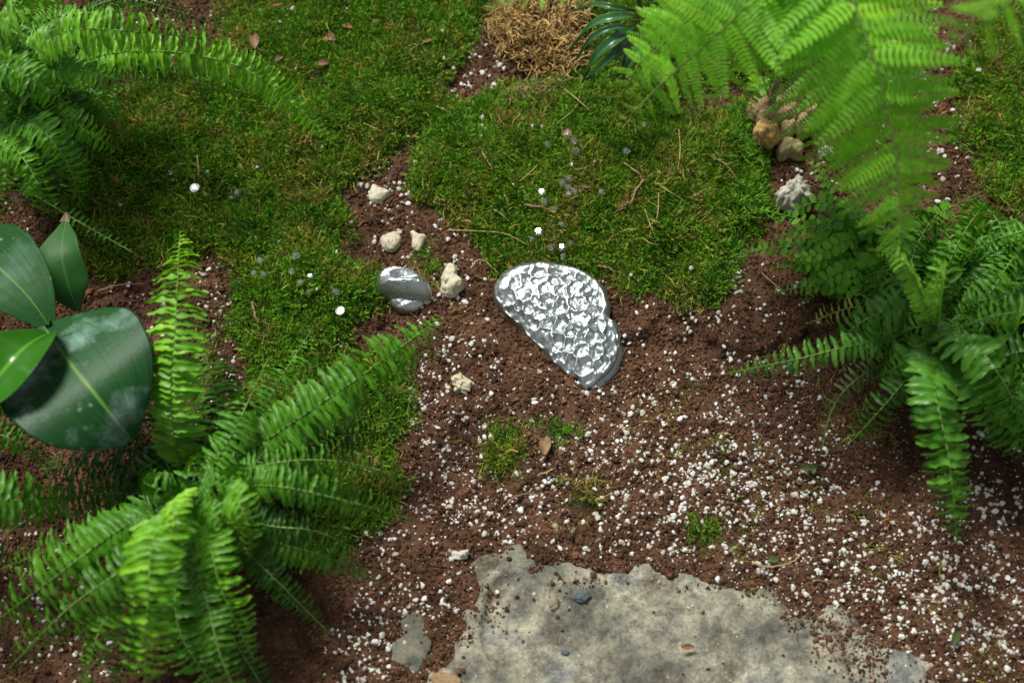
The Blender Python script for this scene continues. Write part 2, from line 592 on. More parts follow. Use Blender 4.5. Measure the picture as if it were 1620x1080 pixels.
# ------------------------------------------------------------------ the ground
def axis(lo, hi, step, far):
    a = list(np.arange(lo, hi + step / 2, step))
    s, v = step, a[-1]
    r = []
    while v < far:
        s *= 1.25
        v += s
        r.append(v)
    s, v = step, a[0]
    l = []
    while v > -far:
        s *= 1.25
        v -= s
        l.append(v)
    return np.array(l[::-1] + a + r)


def grid_obj(name, xs, ys, zf, mat, attrs=None):
    X, Y = np.meshgrid(xs, ys)
    Z = zf(X.ravel(), Y.ravel())
    co = np.stack([X.ravel(), Y.ravel(), Z], 1)
    nx, ny = len(xs), len(ys)
    i = np.arange(nx * ny).reshape(ny, nx)
    q = np.stack([i[:-1, :-1].ravel(), i[:-1, 1:].ravel(), i[1:, 1:].ravel(), i[1:, :-1].ravel()], 1)
    me = bpy.data.meshes.new(name)
    me.vertices.add(len(co))
    me.vertices.foreach_set('co', co.ravel())
    me.loops.add(q.size)
    me.loops.foreach_set('vertex_index', q.ravel())
    me.polygons.add(len(q))
    me.polygons.foreach_set('loop_start', np.arange(0, q.size, 4))
    me.polygons.foreach_set('use_smooth', np.ones(len(q), bool))
    if attrs:
        for k, f in attrs.items():
            at = me.attributes.new(k, 'FLOAT', 'POINT')
            at.data.foreach_set('value', f(X.ravel(), Y.ravel()))
    me.materials.append(mat)
    me.update(calc_edges=True)
    me.validate()
    o = bpy.data.objects.new(name, me)
    sc.collection.objects.link(o)
    return o


def all_moss(x, y):
    m = np.zeros(np.asarray(x).shape)
    for k in MOSS:
        m = np.maximum(m, sstep(-0.004, 0.006, moss_dist(k, x, y)))
    return m


ground = grid_obj('ground', axis(-0.54, 0.54, 0.0021, 15), axis(-0.34, 0.44, 0.0021, 15), ground_z, M['soil'], {'moss': all_moss})
tag(ground, 'reddish brown crumbly soil bed rising in low mounds under the moss', kind='structure')

xs = np.arange(px(560, 900).x, px(1640, 900).x, 0.0016)
ys = np.arange(-0.42, px(800, 820).y, 0.0016)
slab = grid_obj('flagstone', xs, ys, slab_z, M['slab'])
# give the slab its underside and rim so that it is a solid block
_n = len(xs)
_m = len(ys)
me = slab.data
bm_v = [(v.co.x, v.co.y, v.co.z) for v in me.vertices]
ring = [j for j in range(_n)] + [j * _n + _n - 1 for j in range(1, _m)] + [(_m - 1) * _n + j for j in range(_n - 2, -1, -1)] + [j * _n for j in range(_m - 2, 0, -1)]
rim_v = [bm_v[j] for j in ring] + [(bm_v[j][0], bm_v[j][1], -0.06) for j in ring]
L_ = len(ring)
rim_f = [(j, j + L_, (j + 1) % L_ + L_, (j + 1) % L_) for j in range(L_)] + [tuple(range(L_, 2 * L_))]
mesh_obj('slab_side', rim_v, rim_f, M['slab'], slab, smooth=False)
tag(slab, 'large pale grey flagstone half covered by soil at the bottom edge', 'flagstone')

# ------------------------------------------------------------------ instancing of uncountable matter
def hidden_collection(name, objs):
    c = bpy.data.collections.new(name)
    for o in objs:
        sc.collection.objects.unlink(o)
        c.objects.link(o)
    return c


def scatter(name, pts, rots, scl, idx, coll, mat_unused=None, label=None):
    me = bpy.data.meshes.new(name)
    me.vertices.add(len(pts))
    me.vertices.foreach_set('co', np.asarray(pts, float).ravel())
    a = me.attributes.new('rot', 'FLOAT_VECTOR', 'POINT')
    a.data.foreach_set('vector', np.asarray(rots, float).ravel())
    a = me.attributes.new('scl', 'FLOAT_VECTOR', 'POINT')
    s = np.asarray(scl, float)
    if s.ndim == 1:
        s = np.repeat(s[:, None], 3, 1)
    a.data.foreach_set('vector', s.ravel())
    a = me.attributes.new('idx', 'INT', 'POINT')
    a.data.foreach_set('value', np.asarray(idx, np.int32))
    me.update()
    o = bpy.data.objects.new(name, me)
    sc.collection.objects.link(o)
    g = bpy.data.node_groups.new(name, 'GeometryNodeTree')
    g.interface.new_socket(name='Geometry', in_out='INPUT', socket_type='NodeSocketGeometry')
    g.interface.new_socket(name='Geometry', in_out='OUTPUT', socket_type='NodeSocketGeometry')
    gi = g.nodes.new('NodeGroupInput')
    go = g.nodes.new('NodeGroupOutput')
    ip = g.nodes.new('GeometryNodeInstanceOnPoints')
    ci = g.nodes.new('GeometryNodeCollectionInfo')
    ci.inputs['Collection'].default_value = coll
    ci.inputs['Separate Children'].default_value = True
    ci.inputs['Reset Children'].default_value = True
    ip.inputs['Pick Instance'].default_value = True
    g.links.new(gi.outputs[0], ip.inputs['Points'])
    g.links.new(ci.outputs[0], ip.inputs['Instance'])
    for nm, typ, sock in (('idx', 'INT', 'Instance Index'), ('rot', 'FLOAT_VECTOR', 'Rotation'), ('scl', 'FLOAT_VECTOR', 'Scale')):
        na = g.nodes.new('GeometryNodeInputNamedAttribute')
        na.data_type = typ
        na.inputs['Name'].default_value = nm
        g.links.new(na.outputs['Attribute'], ip.inputs[sock])
    g.links.new(ip.outputs[0], go.inputs[0])
    md = o.modifiers.new('scatter', 'NODES')
    md.node_group = g
    tag(o, label, kind='stuff')
    return o


def rnd_rot(n, tilt=0.5):
    return np.stack([rng.normal(0, tilt, n), rng.normal(0, tilt, n), rng.random(n) * 6.283], 1)


def in_view(x, y, mar=0.10):
    """the part of the ground around the photographed place"""
    k = 0.36 * (1.0 + 0.42 * (y + 0.0))
    return (np.abs(x) < k + 0.05 + mar) & (y > -0.29 - mar * .6) & (y < 0.37 + mar)


# soil crumbs -------------------------------------------------------
def lump(seed, sub=1, jit=0.28, flat=(1, 1, 1), name='crumb', mat=None):
    import bmesh
    r = random.Random(seed)
    bm = bmesh.new()
    bmesh.ops.create_icosphere(bm, subdivisions=sub, radius=0.5)
    for v in bm.verts:
        k = 1 + r.uniform(-jit, jit)
        v.co = Vector((v.co.x * flat[0], v.co.y * flat[1], v.co.z * flat[2])) * k
    me = bpy.data.meshes.new(name)
    bm.to_mesh(me)
    bm.free()
    if mat:
        me.materials.append(mat)
    o = bpy.data.objects.new(name, me)
    sc.collection.objects.link(o)
    return o


crumbs = [lump(i, 1 if i < 6 else 2, 0.3, (1, random.uniform(.6, 1), random.uniform(.5, .9)), 'crumb', M['crumb']) for i in range(8)]
cc = hidden_collection('crumb_shapes', crumbs)
n = 430000
x = rng.uniform(-0.62, 0.62, n)
y = rng.uniform(-0.33, 0.44, n)
keep = in_view(x, y)
x, y = x[keep], y[keep]
mm = all_moss(x, y)
sz = slab_z(x, y)
g_z = ground_z(x, y)
on_slab = sz > g_z
pr = np.where(mm > 0.5, 0.10, 1.0) * np.where(on_slab, np.where(fbm(x, y, 38, 3, 33) > 0.10, 0.95, 0.05) * sstep(0.055, 0.01, sdf(SLAB, x, y)) + 0.006, 1.0)
clump = np.clip(0.75 + 0.9 * fbm(x, y, 70, 2, 41), 0.2, 1.3)
keep = rng.random(len(x)) < pr * clump * 0.85
x, y = x[keep], y[keep]
g_z = np.maximum(ground_z(x, y), slab_z(x, y))
s = rng.lognormal(math.log(0.0021), 0.42, len(x))
s = np.clip(s, 0.0011, 0.0075)
scatter('soil_crumbs', np.stack([x, y, g_z + s * 0.1], 1), rng.random((len(x), 3)) * 6.28, s, rng.integers(0, 8, len(x)), cc,
        label='loose reddish brown crumbs covering the bare soil')

# moss ---------------------------------------------------------------
def moss_sprig(seed, mat, nst=13, spread=0.0050, length=0.0054, up=1.0, leafy=True, name='sprig'):
    r = random.Random(seed)
    V, F = [], []
    for _ in range(nst):
        a = r.uniform(0, 6.283)
        q = spread * math.sqrt(r.random())
        p = Vector((q * math.cos(a), q * math.sin(a), -0.002))
        d = Vector((math.cos(a) * r.uniform(0.1, 1.1), math.sin(a) * r.uniform(0.1, 1.1), up * r.uniform(0.35, 1.0))).normalized()
        L = length * r.uniform(0.6, 1.35)
        seg = 5
        side = d.cross(Vector((r.uniform(-1, 1), r.uniform(-1, 1), .3))).normalized()
        wd = 0.00036
        prev = None
        for k in range(seg + 1):
            ww = wd * (1 - 0.5 * k / seg)
            i = len(V)
            V += [p - side * ww, p + side * ww]
            if prev is not None:
                F.append((prev, prev + 1, i + 1, i))
            prev = i
            if leafy:
                for sg in (-1, 1):
                    ld = (d * 0.6 + side * sg * 0.9 + Vector((r.uniform(-.4, .4), r.uniform(-.4, .4), r.uniform(-.2, .5)))).normalized()
                    ll = 0.0014 * r.uniform(0.7, 1.3) * (1 - 0.35 * k / seg)
                    e = ld.cross(d).cross(ld).normalized() * 0.00034
                    i = len(V)
                    V += [p - e, p + e, p + ld * ll]
                    F.append((i, i + 1, i + 2))
            d = (d + Vector((r.uniform(-.35, .35), r.uniform(-.35, .35), r.uniform(-.35, .22)))).normalized()
            p = p + d * L / seg
    o = mesh_obj(name, V, F, mat, smooth=False)
    return o


sprigs = [moss_sprig(i, M['moss'], 13) for i in range(7)]
sc_moss = hidden_collection('moss_shapes', sprigs)
sprigs2 = [moss_sprig(40 + i, M['moss_dry'], 9, 0.005, 0.0100, 0.5, name='dry_sprig') for i in range(5)]
sc_dry = hidden_collection('dry_moss_shapes', sprigs2)


def moss_patch(name, keys, label, dens, coll, nv, thr=0.45, smin=0.8, smax=1.25, tilt=0.35, extra=None, gate=None):
    PX, PY, PZ = [], [], []
    for k in keys:
        poly = MW[k]
        x0, y0 = poly.min(0) - 0.012
        x1, y1 = poly.max(0) + 0.012
        cnt = int((x1 - x0) * (y1 - y0) * dens)
        x = rng.uniform(x0, x1, cnt)
        y = rng.uniform(y0, y1, cnt)
        mk = sstep(-0.009, 0.007, moss_dist(k, x, y))
        bare = fbm(x, y, 48, 3, 55)
        keep = (rng.random(cnt) < mk) & (mk > 0.12) & in_view(x, y) & ((bare < 0.33) | (rng.random(cnt) < 0.25))
        if gate is not None:
            keep &= gate(x, y)
        x, y = x[keep], y[keep]
        PX.append(x)
        PY.append(y)
    x = np.concatenate(PX)
    y = np.concatenate(PY)
    z = np.maximum(ground_z(x, y), slab_z(x, y)) + rng.uniform(-0.001, 0.0018, len(x))
    s = rng.uniform(smin, smax, len(x))
    return scatter(name, np.stack([x, y, z], 1), rnd_rot(len(x), tilt), s, rng.integers(0, nv, len(x)), coll, label=label)


D = 200000
moss_patch('moss', ['mound'], 'bright green cushion moss mound in the middle, strewn with clear gems', D, sc_moss, 7)
moss_patch('moss', ['slope'], 'darker green moss slope across the upper left, behind the fern fronds', D * .9, sc_moss, 7)
moss_patch('moss', ['lower'], 'yellow green moss carpet left of the small silver piece', D * .9, sc_moss, 7)
moss_patch('moss', ['fringe'], 'moss growing in the shade of the lower left fern', D * .7, sc_moss, 7)
moss_patch('moss', ['edge'], 'olive green moss along the right edge of the picture', D * .8, sc_moss, 7)
moss_patch('moss', ['top'], 'moss under the bright feathery fern at the top', D * .7, sc_moss, 7)
moss_patch('moss_tuft', ['tuft', 'tuft_b', 'tuft_e', 'tuft_g'], 'small green moss tufts scattered on the bare soil', D * .42, sc_moss, 7, smin=.55, smax=1.05)
moss_patch('dry_moss', ['mound', 'slope', 'lower', 'fringe', 'edge', 'top', 'tuft', 'tuft', 'tuft_c', 'tuft_e'], 'dry straw coloured moss strands tangled among the green moss', 46000, sc_dry, 5,
           tilt=0.6, gate=lambda x, y: (fbm(x, y, 20, 3, 88) > 0.02) | (rng.random(len(x)) < 0.22))


# stray green strands over bare soil
n = 5200
x = rng.uniform(-0.5, 0.5, n)
y = rng.uniform(-0.3, 0.38, n)
near = all_moss(x + 0.006, y + 0.01)
keep = (fbm(x, y, 18, 3, 67) > 0.22) | (near > 0.2)
keep &= slab_z(x, y) < ground_z(x, y)
x, y = x[keep], y[keep]
scatter('moss_litter', np.stack([x, y, ground_z(x, y) + 0.0015], 1), rnd_rot(len(x), .9), rng.uniform(.35, .9, len(x)), rng.integers(0, 5, len(x)), sc_dry,
        label='scraps of dry moss and fibre strewn on the bare soil')

# golden clump of dead moss at the top ---------------------------------
def curl_strand(r, p, L, rad, seg=7, flat=1.0):
    P = [np.array(p)]
    d = np.array([r.uniform(-1, 1), r.uniform(-1, 1), r.uniform(-.2, .8) * flat])
    d /= np.linalg.norm(d)
    ax = np.array([r.uniform(-1, 1), r.uniform(-1, 1), r.uniform(-1, 1)])
    ax /= np.linalg.norm(ax)
    k = r.uniform(0.2, 0.75)
    for _ in range(seg):
        d = d + np.cross(ax, d) * k + np.array([r.uniform(-.2, .2) for _ in range(3)])
        d /= np.linalg.norm(d)
        P.append(P[-1] + d * L / seg)
    return P


def clump_obj(name, poly_px, ht, nst, mat, seed, Lr=(0.010, 0.024), rad=0.00055):
    r = random.Random(seed)
    poly = poly_world(poly_px)
    x0, y0 = poly.min(0)
    x1, y1 = poly.max(0)
    V, F = [], []
    c = poly.mean(0)
    base = gz(c[0], c[1])
    got = 0
    while got < nst:
        x, y = r.uniform(x0, x1), r.uniform(y0, y1)
        d = float(sdf(poly, np.array([x]), np.array([y]))[0])
        if d < 0:
            continue
        got += 1
        z = gz(x, y) + ht * min(1, d / 0.022) ** 0.5 * r.uniform(0.55, 1.0)
        P = curl_strand(r, (x, y, z), r.uniform(*Lr), rad)
        v, f = tube_data(P, np.linspace(rad, rad * .5, len(P)) * r.uniform(.6, 1.4), 3, len(V))
        V += v
        F += f
    # dark peaty core below the strands
    return mesh_obj(name, V, F, mat)


gc = clump_obj('dry_moss_clump', [(772, 50), (790, 0), (850, -30), (925, -20), (932, 50), (918, 105), (900, 142), (850, 128), (800, 95)], 0.034, 2100, M['gold'], 3, (0.012, 0.026), 0.00075)
tag(gc, 'clump of golden brown curled dry moss at the top of the mound', 'dry moss', kind='stuff')
gc2 = clump_obj('dry_moss_clump', [(790, 150), (850, 140), (900, 150), (880, 175), (800, 185)], 0.006, 330, M['straw'], 4, (0.008, 0.018), 0.0004)
tag(gc2, 'flat patch of straw coloured dry moss just below the golden clump', 'dry moss', kind='stuff')
# peat core of the clump
core = lump(77, 3, 0.10, (1, 1, 1), 'peat_core', M['soil'])
core.parent = gc
core.location = on_ground(860, 60) + Vector((0, 0, 0.004))
core.scale = (0.062, 0.055, 0.045)

# ------------------------------------------------------------------ perlite
def perlite_shape(seed):
    r = random.Random(seed)
    o = lump(900 + seed, 2, 0.13, (1, r.uniform(.5, .85), r.uniform(.45, .8)), 'perlite_grain', M['perlite'])
    # angular faceting: pull vertices onto a few planes
    for _ in range(8):
        d = Vector((r.uniform(-1, 1), r.uniform(-1, 1), r.uniform(-1, 1))).normalized()
        lim = r.uniform(0.20, 0.36)
        for v in o.data.vertices:
            k = v.co.dot(d)
            if k > lim:
                v.co -= d * (k - lim) * .85
    return o


pshapes = [perlite_shape(i) for i in range(9)]
pmeshes = [o.data for o in pshapes]
pc = hidden_collection('perlite_shapes', pshapes)
_t = M['perlite'].node_tree
_b = _t.nodes['Principled BSDF']
_src = _b.inputs['Base Color'].links[0].from_socket
_oi = _t.nodes.new('ShaderNodeObjectInfo')
_v = ramp(_t, _oi.outputs['Random'], [(0, (0.62, 0.54, 0.46)), (0.35, (0.9, 0.87, 0.82)), (0.8, (1.05, 1.05, 1.05)), (1, (1.2, 1.2, 1.2))]).outputs[0]
_t.links.new(mix(_t, 1.0, _src, _v, 'MULTIPLY'), _b.inputs['Base Color'])

# clusters of grains: (px, py, radius px, number)
CL = [(610, 285, 50, 26), (600, 300, 40, 14), (650, 330, 60, 24), (600, 360, 40, 12), (640, 400, 40, 10), (720, 400, 50, 18), (735, 440, 40, 16),
      (760, 110, 38, 32), (740, 140, 25, 12), (690, 470, 50, 22), (720, 520, 50, 36), (740, 570, 45, 30), (680, 600, 40, 50), (760, 620, 50, 20),
      (720, 680, 60, 60), (760, 760, 70, 60), (700, 760, 60, 44), (820, 800, 70, 60), (760, 850, 70, 34), (620, 830, 60, 40), (650, 900, 60, 30),
      (620, 960, 60, 60), (570, 1020, 50, 50), (560, 1060, 50, 40), (690, 950, 30, 14), (900, 640, 90, 26), (1000, 620, 80, 28), (1060, 560, 80, 26),
      (1130, 520, 70, 30), (1180, 480, 60, 26), (1160, 450, 30, 10), (1250, 500, 50, 18), (1060, 470, 60, 14), (880, 720, 90, 44), (960, 700, 80, 60),
      (1040, 680, 80, 60), (1120, 660, 80, 50), (1200, 640, 80, 44), (1240, 590, 50, 26), (940, 800, 80, 70), (1020, 780, 80, 84), (1100, 760, 80, 90),
      (1180, 740, 80, 80), (1250, 720, 70, 60), (1330, 740, 70, 60), (1120, 830, 80, 76), (1200, 820, 80, 84), (1280, 800, 80, 50), (1280, 880, 80, 80),
      (1360, 880, 70, 60), (1400, 840, 60, 30), (1480, 800, 50, 30), (1560, 740, 60, 50), (1590, 800, 60, 50), (1550, 860, 70, 60), (1460, 880, 60, 36),
      (1400, 930, 70, 60), (1480, 950, 70, 60), (1560, 930, 70, 60), (1600, 980, 50, 40), (1500, 1010, 60, 40), (1560, 1050, 50, 36), (1230, 920, 60, 30),
      (1340, 950, 60, 20), (1040, 860, 60, 20), (900, 900, 70, 9), (820, 920, 40, 8), (1440, 1000, 50, 20), (1600, 1060, 40, 12),
      (210, 500, 50, 24), (340, 450, 40, 26), (350, 520, 45, 24), (340, 590, 40, 20), (330, 650, 40, 12), (260, 700, 60, 10), (60, 960, 80, 40),
      (80, 1040, 90, 60), (170, 1060, 60, 14), (60, 880, 70, 20), (150, 860, 60, 16), (30, 340, 40, 18), (240, 20, 40, 16), (330, 10, 40, 18), (290, 130, 50, 8),
      (1480, 80, 60, 40), (1420, 60, 60, 24), (1400, 150, 60, 20), (1500, 150, 50, 20), (1530, 190, 40, 14), (1500, 220, 40, 20), (1540, 130, 50, 10), (1590, 150, 50, 8), (1380, 200, 60, 8),
      (1540, 270, 30, 8), (1260, 270, 30, 6), (1280, 300, 40, 12), (1330, 250, 60, 12), (1490, 300, 50, 10), (1100, 900, 80, 9), (1000, 640, 200, 40), (1200, 560, 120, 20)]
grains = []
pr_ = random.Random(9)
for cx, cy, rad, cnt in CL:
    for _ in range(int(cnt * 1.15)):
        a = pr_.uniform(0, 6.283)
        q = rad * math.sqrt(pr_.random()) * 1.15
        X_, Y_ = cx + q * math.cos(a), cy + q * math.sin(a)
        sz_ = min(0.0062, pr_.lognormvariate(math.log(0.0034), 0.36))
        grains.append((X_, Y_, sz_))
        if pr_.random() < 0.22:
            for _k in range(pr_.randint(1, 2)):
                grains.append((X_ + pr_.uniform(-9, 9), Y_ + pr_.uniform(-8, 8), sz_ * pr_.uniform(.5, 1)))
# fine white dust-sized grains everywhere on the soil
for _ in range(4200):
    X_, Y_ = pr_.uniform(560, 1640), pr_.uniform(560, 1090)
    grains.append((X_, Y_, pr_.uniform(0.0009, 0.0020)))
# no grain on silver pieces, nor buried in moss
gx = np.array([g[0] for g in grains])
gy = np.array([g[1] for g in grains])
gs = np.array([g[2] for g in grains])
wx = np.empty(len(grains))
wy = np.empty(len(grains))
for i in range(len(grains)):
    p = px(gx[i], gy[i], 0.0)
    wx[i], wy[i] = p.x, p.y
mm = all_moss(wx, wy)
slabhit = slab_z(wx, wy) > ground_z(wx, wy)
DISC_PX = [(786, 452), (800, 437), (830, 426), (865, 424), (905, 432), (935, 446), (955, 466), (965, 492), (964, 510), (975, 520),
           (981, 537), (978, 560), (968, 582), (950, 598), (930, 611), (915, 606), (896, 590), (874, 572), (856, 552), (838, 538),
           (822, 518), (806, 504), (793, 490), (784, 478), (781, 464)]
dpoly = poly_world(DISC_PX)
keep = (mm < 0.5) & (sdf(dpoly, wx, wy) < 0.0015) & ((~slabhit) | (rng.random(len(wx)) < 0.13))
wx, wy, gs, gx, gy = wx[keep], wy[keep], gs[keep], gx[keep], gy[keep]
wz = np.maximum(ground_z(wx, wy), slab_z(wx, wy)) + gs * 0.12
order = np.argsort(-gs)
inview = (gx > 5) & (gx < 1615) & (gy > 5) & (gy < 1075)
big = [i for i in order if inview[i]][:245]
bigset = set(big)
rest = np.array([i for i in range(len(wx)) if i not in bigset])
scatter('perlite', np.stack([wx[rest], wy[rest], wz[rest]], 1), rng.random((len(rest), 3)) * 6.28, gs[rest], rng.integers(0, 9, len(rest)), pc,
        label='small white perlite grains strewn over the reddish brown soil')


def perlite_where(a, b):
    if b < 240 and a < 700:
        return 'large white perlite grain on dark ground near the upper left fern', 'perlite grains by the upper left fern'
    if b < 200 and a < 950:
        return 'large white perlite grain on the soil patch left of the golden moss', 'perlite grains left of the golden moss'
    if b < 420 and a > 1150:
        return 'large white perlite grain on the soil at the upper right', 'perlite grains at the upper right'
    if b < 465 and a < 860:
        return 'large white perlite grain on the soil around the cream pebbles', 'perlite grains around the pebbles'
    if a < 450 and b < 760:
        return 'large white perlite grain on the soil behind the upright fern frond', 'perlite grains by the upright frond'
    if a < 330:
        return 'large white perlite grain on the soil in the lower left corner', 'perlite grains in the lower left corner'
    if b < 660:
        return 'large white perlite grain on the soil between silver disc and right fern', 'perlite grains beside the silver disc'
    if a < 880:
        return 'large white perlite grain on the soil left of the flagstone', 'perlite grains left of the flagstone'
    return 'large white perlite grain on the soil above and right of the flagstone', 'perlite grains by the flagstone'


def grain(p, s_, label, group, r=pr_):
    o = bpy.data.objects.new('perlite_grain', r.choice(pmeshes))
    o.location = p
    o.rotation_euler = (r.uniform(-.6, .6), r.uniform(-.6, .6), r.uniform(0, 6.28))
    o.scale = (s_,) * 3
    sc.collection.objects.link(o)
    return tag(o, label, 'perlite grain', group)


for i in big:
    lb, gr = perlite_where(gx[i], gy[i])
    grain((wx[i], wy[i], wz[i]), gs[i], lb, gr)
for a, b, s_ in [(762, 187, 12), (763, 199, 8), (842, 200, 9), (858, 201, 8), (904, 260, 10), (940, 257, 11), (742, 220, 6), (762, 218, 7), (776, 260, 5), (812, 292, 6),
                 (657, 256, 7), (645, 216, 7), (616, 144, 9), (700, 50, 11), (549, 14, 8), (702, 92, 9), (701, 172, 8), (463, 15, 12), (443, 35, 8), (468, 110, 9),
                 (510, 232, 8), (407, 264, 9), (235, 349, 7), (442, 382, 7), (532, 399, 9), (502, 457, 9), (406, 264, 5), (998, 435, 10), (1010, 444, 7), (1094, 424, 10),
                 (274, 285, 7), (191, 325, 9), (622, 212, 7), (540, 548, 6), (1549, 112, 12), (1610, 57, 9), (1530, 250, 9)]:
    p = on_ground(a, b, 0.004)
    grain(p, s_ * MM * 1.05, 'white perlite grain lying alone on green moss', 'perlite grains on the moss')
cp = on_ground(727, 878, 0.003)

# ------------------------------------------------------------------ stones
def stone(name, pts_px, mat, label, height, seed, group=None, cat='stone', up=0.0, bumpy=0.05, pits=0, pitdepth=.15, squash=.75):
    """solid stone from its outline: superellipsoid-like body over a polar grid, closed below"""
    cx = sum(p[0] for p in pts_px) / len(pts_px)
    cy = sum(p[1] for p in pts_px) / len(pts_px)
    C = on_ground(cx, cy + 0.0, up + height * 0.3)
    out_ = []
    for a, b in pts_px:
        q = px(a, b, C.z)
        out_.append((q.x - C.x, q.y - C.y))
    out_ = np.array(out_)
    # closed smooth outline by angle
    P, _ = spline([(*o_, 0) for o_ in out_] + [(*out_[0], 0)], 61)
    P = P[:-1, :2]
    nr, na = 22, len(P)
    r = random.Random(seed)
    pit = [(r.uniform(-.6, .6), r.uniform(-.6, .6), r.uniform(.07, .16)) for _ in range(pits)]
    sx = np.abs(out_[:, 0]).max()
    V = []
    F = []
    rows = [math.pi * k / (nr) for k in range(1, nr)]
    V.append((0, 0, height))
    for th in rows:
        rr = math.sin(th) ** squash
        zz = math.cos(th)
        for k in range(na):
            x_, y_ = P[k] * rr
            nn = 1 + bumpy * float(fbm(x_ * 1.0 + seed, y_ + zz * sx * .7, 1.6 / sx, 3, seed)) * 2
            h_ = height * (zz if zz > 0 else zz * 0.7)
            hh = h_ * nn
            if zz > 0:
                for (u, v_, q) in pit:
                    d2 = (x_ / sx - u) ** 2 + (y_ / sx - v_) ** 2
                    hh -= height * pitdepth * math.exp(-d2 / (q * q))
            v3 = Vector((x_ * nn, y_ * nn, hh))
            q3 = v3 * (1.5 / sx) + Vector((seed * 3.1, 0, 0))
            v3 = v3 * (1 + bumpy * 1.6 * mnoise.fractal(q3 * 1.7, 1.0, 2.0, 5))
            V.append(tuple(v3))
    V.append((0, 0, -height * .7))
    for k in range(na):
        F.append((0, 1 + k, 1 + (k + 1) % na))
    for i in range(len(rows) - 1):
        for k in range(na):
            a = 1 + i * na
            F.append((a + k, a + na + k, a + na + (k + 1) % na, a + (k + 1) % na))
    b_ = 1 + (len(rows) - 1) * na
    for k in range(na):
        F.append((b_ + k, len(V) - 1, b_ + (k + 1) % na))
    V[0] = (0, 0, sum(q[2] for q in V[1:1 + na]) / na + height * .01)
    o = mesh_obj(name, V, F, mat, loc=C)
    md = o.modifiers.new('subdivide', 'SUBSURF')
    md.levels = md.render_levels = 1
    return tag(o, label, cat, group)


def ell(cx, cy, a, b, rot=0, n=10, j=0.06, seed=0):
    r = random.Random(seed)
    L = []
    for k in range(n):
        t = -2 * math.pi * k / n
        q = 1 + r.uniform(-j, j)
        u, v = a * math.cos(t) * q, b * math.sin(t) * q
        L.append((cx + u * math.cos(rot) - v * math.sin(rot), cy + u * math.sin(rot) + v * math.cos(rot)))
    return L


g1 = 'cream pebbles near the silver pieces'
stone('pebble', [(584, 303), (590, 294), (602, 298), (616, 303), (619, 308), (610, 314), (600, 321), (588, 320), (584, 312)], M['st_cream'],
      'cream triangular pebble highest of those above the small silver piece', 0.006, 1, g1, 'pebble', bumpy=.07)
stone('pebble', [(600, 382), (606, 374), (618, 369), (630, 369), (635, 379), (631, 392), (620, 399), (607, 395)], M['st_cream'],
      'rounded cream pebble with small dark pits, left of the notched pebble', 0.007, 2, g1, 'pebble', bumpy=.06, pits=2)
stone('pebble', [(648, 368), (654, 366), (662, 371), (675, 374), (671, 384), (667, 398), (658, 398), (651, 391), (652, 380)], M['st_cream'],
      'notched tooth shaped cream pebble beside the strip of green moss', 0.006, 3, g1, 'pebble')
stone('pebble', [(697, 452), (699, 436), (707, 423), (716, 418), (723, 425), (725, 438), (735, 452), (729, 461), (721, 469), (708, 470), (698, 463)], M['st_cream'],
      'largest cream pebble, hollowed at the top, between the two silver pieces', 0.010, 4, g1, 'pebble', bumpy=.08, pits=3, pitdepth=.35)
stone('pebble', [(714, 600), (722, 594), (732, 592), (738, 600), (747, 604), (745, 614), (737, 622), (728, 619), (718, 616)], M['st_cream'],
      'knobbly pale pebble alone on the soil below the silver pieces', 0.007, 5, g1, 'pebble', bumpy=.22, pits=4, pitdepth=.35)
stone('pebble', [(715, 871), (722, 876), (733, 872), (742, 872), (738, 880), (728, 885), (718, 883)], M['perlite'],
      'flat white pebble chip on soil just above the flagstone', 0.0045, 6, None, 'pebble', bumpy=.15)
g2 = 'tan stones piled round the stem'
stone('stone', ell(1214, 192, 19, 15, .2, seed=3), M['st_tan'], 'tan stone with a flat base, uppermost of the front pair beside the stem', 0.016, 7, g2, up=.008, bumpy=.09)
stone('stone', ell(1213, 215, 21, 16, .1, seed=4), M['st_ochre'], 'cracked ochre yellow stone at the left of the pile', 0.017, 8, g2, up=.008, bumpy=.12, pits=4, pitdepth=.18)
stone('stone', [(1234, 199), (1240, 202), (1251, 198), (1257, 194), (1259, 206), (1253, 216), (1246, 220), (1237, 214)], M['st_tan'],
      'small cupped tan stone in the middle of the pile', 0.013, 9, g2, up=.006, bumpy=.05)
stone('stone', ell(1236, 218, 20, 15, .4, seed=5), M['st_brown'], 'brown stone wedged low between ochre and kidney shaped stones', 0.010, 10, g2, up=.0)
stone('stone', [(1228, 240), (1234, 228), (1248, 225), (1264, 227), (1272, 237), (1269, 249), (1258, 251), (1251, 247), (1240, 252), (1230, 250)], M['st_tan'],
      'kidney shaped tan stone lowest in the pile', 0.013, 11, g2, up=.003, bumpy=.06)
stone('stone', ell(1248, 183, 18, 15, .4, seed=6), M['st_brown'], 'brown stone right of the stem, behind the cupped stone', 0.014, 12, g2, up=.006)
stone('stone', ell(1268, 201, 14, 17, .1, seed=7), M['st_brown'], 'brown stone at the right of the pile, partly under fern fronds', 0.014, 13, g2, up=.004)
stone('stone', ell(1199, 172, 17, 22, .3, seed=8), M['st_brown'], 'reddish brown stone in the shade left of the stem', 0.014, 14, g2, up=.004)
stone('stone', ell(1284, 178, 12, 10, 0, seed=19), M['st_tan'], 'small tan stone furthest right in the pile, beneath fern fronds', 0.010, 31, g2, up=.003)
stone('stone', ell(1232, 166, 9, 8, 0, seed=20), M['st_tan'], 'smallest tan stone, touching the stem at its right', 0.010, 32, g2, up=.008)
stone('stone', ell(1252, 158, 15, 13, 0, seed=9), M['st_tan'], 'tan stone furthest back behind the stem', 0.013, 15, g2, up=.006)
